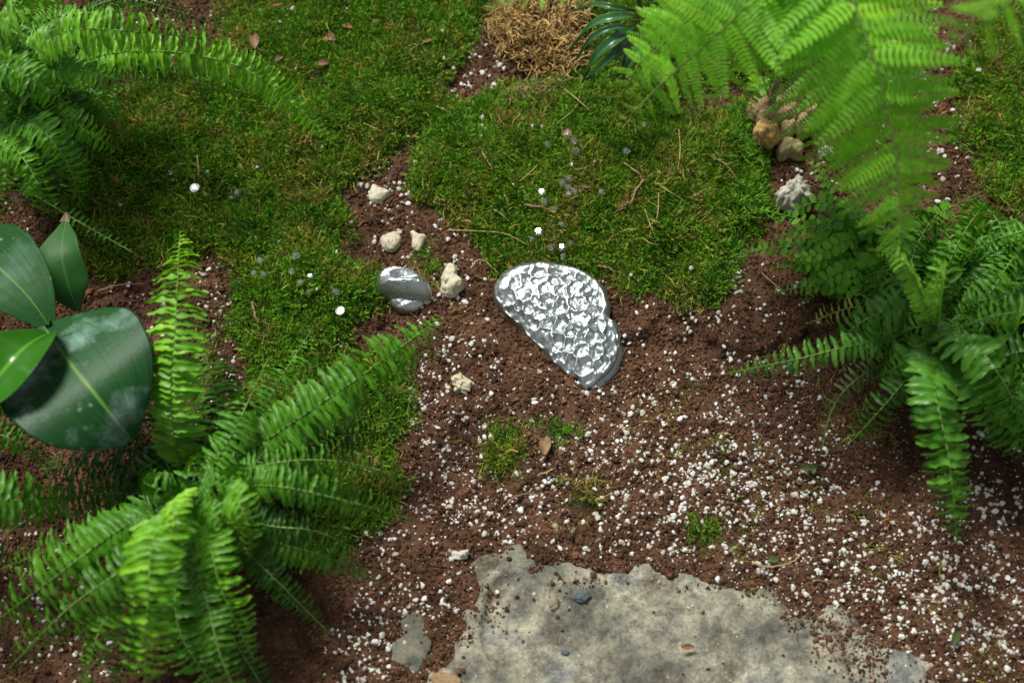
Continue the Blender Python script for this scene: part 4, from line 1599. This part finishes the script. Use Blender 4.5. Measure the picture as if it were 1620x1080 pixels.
# ------------------------------------------------------------------ lower left fern
fa = empty('sword_fern', on_ground(300, 775), 'large sword fern with arching fronds filling the lower left', 'fern')
A = [
    # (points, half width px, material, single, roll, droop, gap)
    ([(292, 775, .02), (272, 640, .115), (278, 500, .150), (285, 368, .125)], 47, 'fern_young', True, 0, .10, 10.5),
    ([(350, 745, .03), (430, 690, .085), (560, 602, .105), (697, 503, .080)], 50, 'fern', True, 0.1, .12, 10),
    ([(330, 765, .02), (350, 690, .055), (335, 600, .065), (318, 525, .045)], 44, 'fern', False, 0, .1, 11),
    ([(345, 745, .02), (395, 690, .045), (440, 605, .050), (493, 522, .028)], 30, 'fern', False, 0, .1, 9),
    ([(350, 765, .03), (440, 720, .065), (540, 690, .060), (628, 680, .035)], 36, 'fern_deep', False, 0.1, .15, 9.5),
    ([(345, 775, .04), (430, 768, .115), (540, 790, .120), (652, 822, .085)], 33, 'fern', True, 0.3, .2, 9.5),
    ([(355, 800, .03), (415, 850, .060), (500, 875, .055), (584, 912, .030)], 36, 'fern', False, 0, .12, 9),
    ([(345, 775, .08), (368, 785, .150), (390, 820, .155), (396, 872, .120)], 30, 'fern_young', False, 0, .15, 8.5),
    ([(305, 790, .05), (330, 850, .120), (350, 930, .120), (402, 1045, .070)], 38, 'fern_young', True, .1, .15, 10.5),
    ([(290, 800, .08), (245, 850, .160), (235, 950, .170), (228, 1110, .120)], 47, 'fern_young', True, 0, .15, 11.5),
    ([(300, 800, .04), (280, 900, .080), (285, 1000, .080), (350, 1100, .050)], 44, 'fern_cool', False, 0, .15, 11),
    ([(280, 780, .05), (170, 850, .105), (70, 925, .105), (-10, 985, .070)], 48, 'fern', False, -.1, .15, 11),
    ([(285, 800, .03), (210, 890, .060), (150, 960, .060), (122, 1012, .030)], 42, 'fern', False, 0, .2, 10.5),
    ([(280, 775, .03), (210, 752, .045), (130, 738, .045), (62, 742, .025)], 34, 'fern_deep', False, 0, .2, 9),
    ([(310, 800, .02), (360, 860, .040), (420, 915, .040), (478, 968, .020)], 24, 'fern', False, 0, .1, 9),
    ([(290, 800, .03), (240, 950, .050), (205, 1020, .050), (180, 1100, .030)], 36, 'fern_deep', False, 0, .15, 10),
    ([(300, 780, .09), (275, 795, .160), (278, 830, .165), (288, 882, .140)], 25, 'fern_young', False, 0, .2, 8),
    ([(320, 790, .05), (370, 840, .095), (395, 880, .090), (360, 830, .09)][:3], 30, 'fern', False, 0, .2, 9),
    ([(310, 800, .03), (330, 930, .040), (400, 1060, .035), (440, 1110, .02)], 34, 'fern_deep', False, 0, .2, 10),
    ([(300, 770, .03), (380, 730, .075), (450, 745, .080), (560, 800, .060)], 30, 'fern_deep', False, 0, .2, 9),
    ([(290, 770, .03), (240, 790, .055), (190, 820, .050), (150, 845, .030)], 30, 'fern_deep', False, 0, .2, 9),
    ([(290, 800, .05), (220, 880, .100), (110, 960, .100), (15, 1055, .060)], 40, 'fern', False, 0, .15, 10.5),
    ([(310, 780, .06), (360, 700, .100), (395, 630, .100), (425, 565, .070)], 34, 'fern', False, 0, .15, 9.5),
    ([(300, 780, .05), (325, 700, .060), (345, 640, .060), (350, 570, .040)], 38, 'fern_deep', False, 0, .15, 10),
    ([(320, 800, .05), (420, 830, .080), (500, 840, .080), (572, 872, .050)], 28, 'fern_deep', False, 0, .15, 9),
    ([(290, 790, .04), (250, 700, .060), (235, 640, .060), (240, 580, .040)], 34, 'fern_deep', False, 0, .15, 10),
    ([(290, 790, .03), (190, 780, .050), (100, 790, .050), (30, 830, .030)], 36, 'fern_deep', False, 0, .15, 10),
    ([(320, 770, .06), (420, 735, .100), (520, 728, .100), (622, 748, .070)], 27, 'fern', False, 0, .15, 9),
    ([(320, 790, .04), (400, 880, .070), (450, 930, .070), (520, 1000, .040)], 27, 'fern_deep', False, 0, .15, 9),
    ([(300, 850, .08), (330, 960, .115), (350, 1040, .115), (385, 1120, .090)], 30, 'fern', False, 0, .15, 9.5),
    ([(290, 790, .05), (180, 830, .080), (90, 865, .080), (0, 900, .050)], 32, 'fern', False, 0, .15, 9.5),
    ([(280, 800, .05), (210, 900, .085), (160, 990, .085), (130, 1090, .055)], 34, 'fern', False, 0, .15, 9.5),
    ([(290, 770, .02), (230, 720, .035), (160, 690, .035), (90, 690, .025)], 32, 'fern_deep', False, 0, .15, 9.5),
    ([(300, 770, .03), (270, 720, .050), (230, 740, .055), (180, 770, .040)], 30, 'fern', False, 0, .15, 9.5),
]
for i, (c, hw, mt, sg, rl, dr, gp) in enumerate(A):
    frond(fa, [(a_, b_, z_ * .86) for a_, b_, z_ in c], hw, 'boston', mt, sg, gp, rl, 0.08, 1.0, dr, seed=i + 1)
# a fern standing outside the left edge
fl = empty('sword_fern', on_ground(-150, 800), 'sword fern reaching in from the left edge below the big waxy leaf', 'fern')
for i, (c, hw, mt, sg, rl, dr, gp) in enumerate([
    ([(-150, 800, .03), (-60, 790, .085), (30, 790, .090), (122, 784, .060)], 50, 'fern', True, 0, .15, 11),
    ([(-140, 780, .03), (-40, 690, .060), (30, 700, .060), (85, 745, .030)], 27, 'fern', False, 0, .15, 9),
    ([(-140, 820, .03), (-60, 860, .040), (0, 870, .040), (48, 895, .020)], 24, 'fern_deep', False, 0, .15, 9),
    ([(-140, 760, .02), (-70, 640, .040), (-10, 640, .045), (30, 660, .030)], 27, 'fern_deep', False, 0, .15, 9),
    ([(-140, 820, .03), (-90, 900, .060), (-40, 960, .060), (0, 1010, .030)], 40, 'fern', False, 0, .15, 10),
]):
    frond(fl, c, hw, 'boston', mt, sg, gp, rl, 0.08, 1.0, dr, seed=i + 31)



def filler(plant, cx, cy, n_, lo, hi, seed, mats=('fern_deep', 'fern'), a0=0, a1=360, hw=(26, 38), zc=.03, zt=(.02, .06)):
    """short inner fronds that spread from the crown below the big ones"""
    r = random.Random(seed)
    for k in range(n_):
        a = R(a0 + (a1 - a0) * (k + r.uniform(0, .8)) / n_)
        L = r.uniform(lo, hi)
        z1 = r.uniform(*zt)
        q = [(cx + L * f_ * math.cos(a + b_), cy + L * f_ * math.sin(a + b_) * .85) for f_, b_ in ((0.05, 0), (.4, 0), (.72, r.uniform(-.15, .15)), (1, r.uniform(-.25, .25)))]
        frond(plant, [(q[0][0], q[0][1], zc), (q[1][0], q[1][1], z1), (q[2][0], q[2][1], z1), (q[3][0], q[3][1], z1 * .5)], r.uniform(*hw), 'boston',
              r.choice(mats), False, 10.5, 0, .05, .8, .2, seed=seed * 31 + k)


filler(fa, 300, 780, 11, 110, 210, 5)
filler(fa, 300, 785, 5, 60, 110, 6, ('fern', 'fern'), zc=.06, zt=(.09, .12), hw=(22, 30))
# ------------------------------------------------------------------ upper left fern
fb = empty('sword_fern', on_ground(10, 150), 'sword fern with long horizontal frond filling the upper left corner', 'fern')
Bf = [
    ([(20, 120, .04), (100, 52, .150), (230, 52, .160), (364, 68, .115)], 40, 'fern_young', True, .25, .1, 10),
    ([(40, 130, .04), (200, 82, .115), (385, 108, .125), (526, 222, .090)], 40, 'fern_young', True, .15, .1, 10),
    ([(-40, 80, .06), (20, 110, .150), (75, 140, .150), (124, 184, .120)], 40, 'fern', True, 0, .15, 10),
    ([(60, 110, .04), (130, 130, .075), (170, 175, .070), (198, 228, .040)], 30, 'fern', False, 0, .15, 9.5),
    ([(28, 190, .03), (44, 290, .055), (90, 330, .050), (215, 402, .035)], 21, 'fern', False, 0, .1, 10),
    ([(60, 170, .03), (96, 230, .060), (98, 280, .060), (90, 322, .040)], 44, 'fern', False, 0, .2, 10.5),
    ([(20, 180, .03), (35, 230, .060), (45, 280, .055), (40, 330, .030)], 40, 'fern_deep', False, 0, .2, 11),
    ([(40, 140, .03), (150, 105, .075), (240, 105, .075), (326, 136, .040)], 24, 'fern_deep', False, .1, .2, 9),
    ([(60, 60, .04), (180, 0, .080), (270, 15, .075), (365, 50, .035)], 20, 'fern_deep', False, 0, .2, 9),
    ([(-30, 60, .08), (10, 30, .170), (50, 10, .170), (100, -5, .140)], 38, 'fern_young', False, 0, .15, 10),
    ([(-30, 60, .08), (0, 70, .140), (30, 85, .140), (60, 120, .10)], 30, 'fern_young', False, 0, .2, 9),
    ([(10, 90, .06), (80, 30, .110), (170, 20, .110), (240, 5, .08)], 30, 'fern', False, 0, .2, 9.5),
    ([(0, 150, .03), (0, 220, .065), (10, 280, .060), (5, 340, .030)], 40, 'fern', False, 0, .2, 10.5),
    ([(60, 130, .04), (110, 160, .080), (140, 190, .075), (160, 225, .05)], 34, 'fern_deep', False, 0, .2, 10),
    ([(20, 100, .04), (120, 80, .080), (210, 100, .080), (300, 120, .05)], 34, 'fern_deep', False, 0, .2, 10),
    ([(-60, 150, .05), (-20, 130, .115), (20, 160, .115), (60, 210, .08)], 36, 'fern', False, 0, .2, 10),
    ([(-30, 160, .06), (-10, 60, .09), (30, 20, .09), (90, 40, .07)], 36, 'fern', False, 0, .2, 10),
    ([(0, 160, .02), (40, 60, .06), (80, 60, .06), (140, 20, .03)], 36, 'fern_deep', False, 0, .2, 10),
    ([(20, 120, .05), (110, 110, .120), (200, 128, .120), (292, 138, .085)], 28, 'fern', False, 0.1, .15, 9.5),
    ([(20, 150, .04), (90, 180, .090), (150, 215, .085), (194, 240, .060)], 34, 'fern', False, 0, .15, 10),
    ([(0, 170, .05), (60, 200, .110), (105, 255, .100), (130, 325, .060)], 36, 'fern', False, 0, .15, 10),
    ([(10, 190, .03), (70, 230, .080), (130, 260, .075), (140, 300, .050)], 38, 'fern_deep', False, 0, .15, 10),
    ([(-20, 200, .03), (20, 230, .080), (60, 290, .075), (70, 345, .045)], 38, 'fern', False, 0, .15, 10),
]
for i, (c, hw, mt, sg, rl, dr, gp) in enumerate(Bf):
    frond(fb, c, hw, 'boston', mt, sg, gp, rl, 0.1, 1.0, dr, seed=i + 51)

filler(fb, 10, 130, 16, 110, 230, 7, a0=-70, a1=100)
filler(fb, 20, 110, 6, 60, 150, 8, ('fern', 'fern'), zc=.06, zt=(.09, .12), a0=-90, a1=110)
# ------------------------------------------------------------------ right fern
fc = empty('sword_fern', on_ground(1490, 520), 'glossy sword fern with frond pointing down, at the right edge', 'fern')
Cf = [
    ([(1455, 540, .03), (1360, 545, .085), (1260, 568, .085), (1153, 590, .060)], 27, 'fern_cool', True, 0, .1, 12),
    ([(1480, 540, .05), (1478, 610, .120), (1500, 720, .120), (1514, 855, .080)], 44, 'fern_cool', True, 0, .1, 13),
    ([(1460, 500, .02), (1400, 485, .045), (1340, 488, .045), (1278, 512, .025)], 24, 'fern_yellow', True, 0, .2, 10),
    ([(1470, 500, .04), (1420, 490, .095), (1370, 505, .095), (1320, 545, .070)], 36, 'fern_cool', False, 0, .2, 12),
    ([(1480, 520, .05), (1540, 545, .115), (1585, 600, .115), (1630, 690, .080)], 46, 'fern_cool', False, 0, .15, 12),
    ([(1760, 560, .05), (1680, 500, .140), (1580, 498, .145), (1483, 532, .110)], 34, 'fern', True, 0, .35, 10),
    ([(1760, 620, .04), (1680, 560, .090), (1600, 560, .090), (1520, 610, .060)], 42, 'fern_deep', False, 0, .35, 10.5),
    ([(1470, 540, .04), (1440, 590, .060), (1400, 640, .055), (1345, 700, .025)], 34, 'fern_deep', False, 0, .3, 11),
    ([(1450, 560, .02), (1370, 590, .050), (1320, 640, .045), (1298, 718, .020)], 24, 'olive', False, 0, .3, 11),
    ([(1490, 520, .05), (1540, 600, .085), (1580, 660, .080), (1660, 740, .050)], 42, 'fern_cool', False, 0, .2, 11),
    ([(1480, 520, .08), (1440, 430, .180), (1405, 400, .190), (1372, 395, .170)], 22, 'fern_young', False, 0, .4, 9),
    ([(1480, 520, .08), (1490, 430, .185), (1480, 450, .190), (1470, 500, .170)], 24, 'fern_young', False, 0, .4, 9),
    ([(1490, 520, .05), (1560, 470, .100), (1610, 400, .100), (1680, 350, .070)], 34, 'fern', False, 0, .2, 10),
    ([(1480, 500, .05), (1500, 420, .090), (1530, 360, .090), (1560, 320, .060)], 34, 'fern', False, 0, .2, 10),
    ([(1470, 500, .05), (1430, 460, .090), (1400, 430, .090), (1360, 440, .060)], 34, 'fern', False, 0, .2, 10),
    ([(1480, 520, .03), (1440, 440, .060), (1460, 370, .060), (1500, 320, .040)], 40, 'fern_deep', False, 0, .2, 10),
    ([(1500, 520, .03), (1560, 520, .050), (1620, 480, .050), (1680, 450, .040)], 44, 'fern_deep', False, 0, .2, 10),
    ([(1500, 520, .03), (1560, 560, .050), (1620, 560, .050), (1680, 560, .040)], 44, 'fern_deep', False, 0, .2, 10),
    ([(1500, 520, .03), (1530, 470, .060), (1580, 420, .060), (1640, 420, .040)], 40, 'fern_deep', False, 0, .2, 10),
    ([(1480, 530, .03), (1400, 500, .05), (1370, 470, .05), (1330, 460, .03)], 36, 'fern_deep', False, 0, .2, 10),
    ([(1490, 540, .04), (1450, 560, .075), (1420, 580, .07), (1380, 600, .04)], 36, 'fern_cool', False, 0, .2, 10),
    ([(1500, 530, .04), (1570, 620, .06), (1620, 680, .06), (1660, 720, .04)], 40, 'fern_deep', False, 0, .2, 10),
    ([(1740, 360, .04), (1680, 360, .11), (1600, 370, .115), (1530, 400, .09)], 28, 'fern', False, 0, .2, 10),
]
for i, (c, hw, mt, sg, rl, dr, gp) in enumerate(Cf):
    frond(fc, c, hw, 'boston', mt, sg, gp, rl, 0.08, 1.0, dr, seed=i + 81, wrel=.34 if 'cool' in mt else None,
          label='yellowing frond' if mt == 'fern_yellow' else None)

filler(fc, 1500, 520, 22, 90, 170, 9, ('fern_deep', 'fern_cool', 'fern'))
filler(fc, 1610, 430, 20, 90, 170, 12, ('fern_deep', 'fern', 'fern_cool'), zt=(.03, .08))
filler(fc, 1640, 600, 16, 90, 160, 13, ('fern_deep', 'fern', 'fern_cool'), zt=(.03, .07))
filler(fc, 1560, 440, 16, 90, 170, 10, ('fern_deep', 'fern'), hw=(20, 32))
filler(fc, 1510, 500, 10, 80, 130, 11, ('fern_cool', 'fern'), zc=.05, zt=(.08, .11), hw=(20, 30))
# ------------------------------------------------------------------ round leaved creeping fern
fd = empty('button_fern', on_ground(1390, 400), 'round leaved creeping fern sprawling beside the rugged grey stone', 'fern')
Df = [
    ([(1400, 400, .02), (1330, 370, .050), (1260, 345, .050), (1195, 330, .025)], 15),
    ([(1400, 400, .02), (1320, 400, .045), (1240, 390, .045), (1172, 402, .020)], 15),
    ([(1400, 410, .02), (1330, 430, .040), (1280, 420, .045), (1215, 425, .020)], 15),
    ([(1400, 410, .02), (1350, 450, .035), (1290, 450, .040), (1228, 462, .012)], 16),
    ([(1390, 390, .02), (1350, 340, .055), (1290, 320, .055), (1230, 352, .040)], 15),
    ([(1380, 400, .02), (1330, 350, .065), (1280, 360, .065), (1230, 375, .050)], 15),
    ([(1400, 400, .02), (1360, 420, .055), (1310, 440, .055), (1265, 480, .020)], 16),
    ([(1400, 400, .02), (1450, 360, .055), (1500, 330, .060), (1560, 300, .040)], 15),
    ([(1400, 400, .02), (1460, 400, .060), (1530, 380, .060), (1620, 340, .040)], 15),
    ([(1400, 400, .02), (1470, 420, .055), (1550, 400, .060), (1640, 380, .040)], 15),
    ([(1390, 380, .02), (1400, 340, .050), (1420, 310, .050), (1460, 290, .030)], 14),
    ([(1390, 380, .02), (1340, 380, .060), (1300, 400, .060), (1250, 410, .050)], 15),
    ([(1390, 400, .02), (1370, 360, .065), (1340, 330, .065), (1300, 330, .050)], 15),
    ([(1400, 410, .02), (1380, 450, .055), (1350, 470, .055), (1310, 470, .030)], 16),
    ([(1400, 400, .02), (1500, 440, .050), (1570, 450, .060), (1640, 440, .040)], 16),
    ([(1320, 330, .01), (1305, 290, .030), (1295, 270, .035), (1275, 255, .030)], 11),
    ([(1290, 170, .03), (1230, 140, .065), (1205, 145, .065), (1188, 160, .055)], 14),
]
for i, (c, hw) in enumerate(Df):
    if i == 16:
        continue
    frond(fd, c, hw * 1.12, 'button', 'button', i in (0, 1, 2, 3, 4, 5, 6, 8), 12.5, 0, 0.05, .7, .1, seed=i + 121, sweep=.35, twist=.45)
_r = random.Random(44)
for i in range(46):
    a = R(_r.uniform(95, 290)) if i % 3 else R(_r.uniform(-60, 60))
    L = _r.uniform(60, 165)
    ex, ey = 1385 + L * math.cos(a), 400 + L * math.sin(a) * .48
    z1 = _r.uniform(.02, .055)
    frond(fd, [(1385, 400, .02), (1385 + (ex - 1385) * .4, 400 + (ey - 400) * .3, z1), (ex * .8 + 1385 * .2, ey * .8 + 80, z1), (ex, ey + _r.uniform(-12, 12), z1 * .4)],
          _r.uniform(14, 19), 'button', 'button', False, 12.5, 0, .05, .6, .15, seed=i + 300, sweep=.35, twist=.5)

# ------------------------------------------------------------------ feathery fern over the top right
trunk_base = on_ground(1220, 186)
fe = empty('feathery_fern', trunk_base, 'bright feathery fern with branching fronds hanging over the upper right', 'fern')
W = [Vector((0, 0, -.01)), px(1221, 170, .03) - trunk_base, px(1226, 140, .065) - trunk_base, px(1238, 110, .10) - trunk_base]
P, _ = spline(W, 14)
v, f = tube_data(P, np.linspace(.0036, .0026, 14), 8)
mesh_obj('stem', v, f, M['bark'], fe)
Ef = [
    ([(1238, 110, .10), (1256, 10, .20), (1300, -70, .30), (1362, 70, .29), (1398, 215, .25), (1412, 380, .19)], 112, .42, False, 18, .05),
    ([(1238, 110, .10), (1225, 10, .19), (1190, -50, .27), (1100, 20, .26), (1020, 90, .23), (985, 150, .20)], 84, .30, False, 19, 0),
    ([(1238, 110, 0.100), (1252, 20, 0.230), (1310, -60, 0.332), (1378, 80, 0.317), (1412, 215, 0.276), (1428, 400, 0.216)], 122, .40, True, 18, 0),
    ([(1238, 110, 0.100), (1290, -20, 0.240), (1260, -70, 0.313), (1150, 40, 0.295), (1060, 120, 0.257), (990, 190, 0.216)], 104, .26, True, 21, 0.1),
    ([(1238, 110, 0.100), (1250, 20, 0.203), (1262, -10, 0.249), (1285, 90, 0.230), (1295, 180, 0.203), (1290, 262, 0.165)], 92, .34, True, 21, 0),
    ([(1238, 110, 0.100), (1380, -60, 0.276), (1560, -90, 0.425), (1600, -20, 0.472), (1570, 30, 0.472), (1490, 80, 0.448)], 86, .55, True, 21, 0),
    ([(1238, 110, 0.100), (1180, -60, 0.240), (1100, -110, 0.332), (980, -60, 0.378), (880, -25, 0.389), (770, 14, 0.378)], 52, .45, True, 20, 0),
    ([(1238, 110, 0.100), (1230, 0, 0.184), (1180, -50, 0.249), (1110, 0, 0.240), (1050, 70, 0.211), (1010, 140, 0.175)], 84, .30, False, 20, 0),
    ([(1238, 110, 0.100), (1240, 0, 0.203), (1210, -40, 0.257), (1180, 20, 0.249), (1160, 90, 0.221), (1130, 170, 0.184)], 76, .30, False, 21, 0),
    ([(1238, 110, 0.100), (1300, 40, 0.203), (1340, 20, 0.249), (1400, 40, 0.249), (1460, 60, 0.221), (1500, 90, 0.184)], 60, .30, False, 20, 0),
    ([(1238, 110, 0.100), (1280, 60, 0.157), (1310, 70, 0.184), (1340, 130, 0.175), (1350, 190, 0.157), (1345, 250, 0.109)], 84, .30, False, 20, 0),
    ([(1238, 110, 0.100), (1270, -20, 0.212), (1230, -60, 0.283), (1150, -20, 0.295), (1070, 50, 0.260), (1010, 110, 0.212)], 90, .34, False, 21, 0),
    ([(1238, 110, 0.100), (1240, 20, 0.177), (1220, -20, 0.224), (1210, 40, 0.224), (1200, 90, 0.201), (1215, 150, 0.165)], 80, .30, False, 21, 0),
    ([(1238, 110, 0.100), (1240, -20, 0.236), (1200, -60, 0.319), (1100, -80, 0.354), (1010, -50, 0.354), (930, 10, 0.307)], 60, .34, False, 21, 0),
]
for i, (c, hw, st, sg, gp, rl) in enumerate(Ef):
    frond(fe, c, hw, 'pinna', 'feather', sg, gp, rl, st, 1.3, .12, seed=i + 151, sweep=.30, twist=.05, wrel=.235 + 5 / hw)
# small leafy shoot beside the stem
sh = empty('leafy_shoot', on_ground(1195, 190), 'small shoot with oval bright leaflets beside the tan stone pile', 'plant')
frond(sh, [(1206, 120, .05), (1200, 135, .07), (1192, 150, .068), (1188, 172, .055)], 20, 'button', 'fern_young', True, 9, 0, .05, .7, .1, seed=190, sweep=.35, wrel=.5)

# ------------------------------------------------------------------ broad bladed leaves
def blade(plant, ctrl, widths, mat, name='leaf', cup=0.1, label=None, nv=8, ripple=0.0, up_hint=None, lobes=None):
    W = [px(a, b, c) for a, b, c in ctrl]
    n_ = 28
    P, L = spline(W, n_)
    T = np.gradient(P, axis=0)
    T /= np.linalg.norm(T, axis=1)[:, None]
    V, F, U = [], [], []
    uu = np.linspace(0, 1, len(widths))
    for i in range(n_):
        s = i / (n_ - 1)
        wl = np.interp(s, uu, [w_[0] for w_ in widths]) * MM
        wr = np.interp(s, uu, [w_[1] for w_ in widths]) * MM
        t = Vector(T[i])
        up = Vector(up_hint or (0, 0, 1))
        up = (up - t * up.dot(t)).normalized()
        side = t.cross(up)
        for j in range(nv + 1):
            v_ = j / nv * 2 - 1
            ww = wl if v_ < 0 else wr
            q = Vector(P[i]) + side * v_ * ww + up * (cup * ww * v_ * v_ * (1) + ripple * ww * math.sin(s * 9 + v_ * 2) * abs(v_) + 0.004 * abs(v_) ** .5 * cup)
            V.append(q - plant.location)
            U.append((s, j / nv))
    F = [(i * (nv + 1) + j, i * (nv + 1) + j + 1, (i + 1) * (nv + 1) + j + 1, (i + 1) * (nv + 1) + j) for i in range(n_ - 1) for j in range(nv)]
    o = mesh_obj(name, V, F, M[mat], plant, uv=U)
    sf = o.modifiers.new('thickness', 'SOLIDIFY')
    sf.thickness = 0.0006
    sb = o.modifiers.new('smooth', 'SUBSURF')
    sb.levels = sb.render_levels = 1
    if label:
        o['label'] = label
    return o


bl = empty('broad_leaf_plant', on_ground(70, 530), 'plant with big waxy round leaves at the left edge', 'plant')
# round waxy leaf
blade(bl, [(68, 514, .105), (100, 560, .130), (140, 610, .138), (180, 660, .125), (208, 696, .105)],
      [(8, 8), (50, 52), (80, 74), (97, 90), (106, 100), (110, 105), (110, 108), (106, 106), (99, 101), (86, 90), (66, 70), (40, 42), (14, 14)], 'big_a', cup=.03, ripple=.025, label='big round waxy leaf with pale midrib')
blade(bl, [(84, 524, .100), (42, 466, .110), (-10, 415, .110), (-60, 360, .085)],
      [(5, 5), (34, 34), (56, 56), (66, 66), (60, 60), (40, 40), (4, 4)], 'big_b', cup=.10, ripple=.02, label='dark dusty leaf with a straight midrib')
blade(bl, [(124, 492, .050), (108, 450, .068), (98, 400, .080), (104, 346, .075)],
      [(3, 3), (20, 16), (33, 30), (36, 34), (38, 30), (36, 26), (26, 22), (12, 12), (2, 2)], 'big_c', cup=.10, ripple=.12, label='upright matt leaf with a wavy edge and withered brown tip')
tip_ = blade(bl, [(103, 352, .0752), (104, 345, .076), (105, 336, .077)], [(8, 8), (4, 4), (.6, .6)], 'brown_tip', name='leaf_tip', cup=.2, label='withered brown tip')
blade(bl, [(74, 528, .115), (36, 552, .145), (2, 590, .145), (-40, 640, .120)],
      [(8, 8), (30, 26), (44, 34), (52, 44), (46, 40), (4, 4)], 'big_d', cup=.45, ripple=.04, label='bright young leaf folded along its length')
blade(bl, [(80, 522, .03), (79, 518, .07), (77, 514, .112)], [(5, 5), (5, 5), (5, 5)], 'big_d', name='leaf_stalk', cup=.6)

sp_ = empty('strap_leaf_plant', on_ground(1010, 60), 'dark green plant with narrow drooping strap leaves beside the golden moss', 'plant')
for k, (c, wd) in enumerate([
    ([(1018, 30, .10), (985, 28, .135), (940, 40, .130), (903, 78, .095)], 11),
    ([(1015, 38, .10), (980, 60, .125), (945, 90, .115), (922, 132, .080)], 12),
    ([(1018, 48, .09), (990, 75, .115), (960, 100, .105), (928, 128, .085)], 12),
    ([(1010, 20, .10), (975, 15, .130), (940, 10, .125), (905, 20, .105)], 8),
    ([(1020, 30, .09), (1000, 60, .105), (990, 100, .095), (985, 140, .065)], 8),
    ([(1015, 20, .10), (1000, -15, .135), (985, -40, .13), (960, -60, .11)], 9),
    ([(1020, 40, .07), (1010, 80, .075), (990, 110, .065), (960, 125, .045)], 8),
    ([(1015, 20, .09), (1040, 0, .12), (1060, -20, .12), (1080, -20, .09)], 9),
    ([(1010, 50, .05), (975, 45, .075), (940, 60, .070), (912, 95, .045)], 8),
]):
    blade(sp_, c, [(1, 1), (wd * .55, wd * .55), (wd * .8, wd * .8), (wd * .8, wd * .8), (wd * .5, wd * .5), (.5, .5)], 'strap', name='leaf', cup=.35, nv=4)
W = [on_ground(1010, 62) - sp_.location, px(1014, 50, .05) - sp_.location, px(1016, 34, .10) - sp_.location]
P, _ = spline(W, 10)
v, f = tube_data(P, np.linspace(.0025, .0018, 10), 6)
mesh_obj('stem', v, f, M['rachis'], sp_)
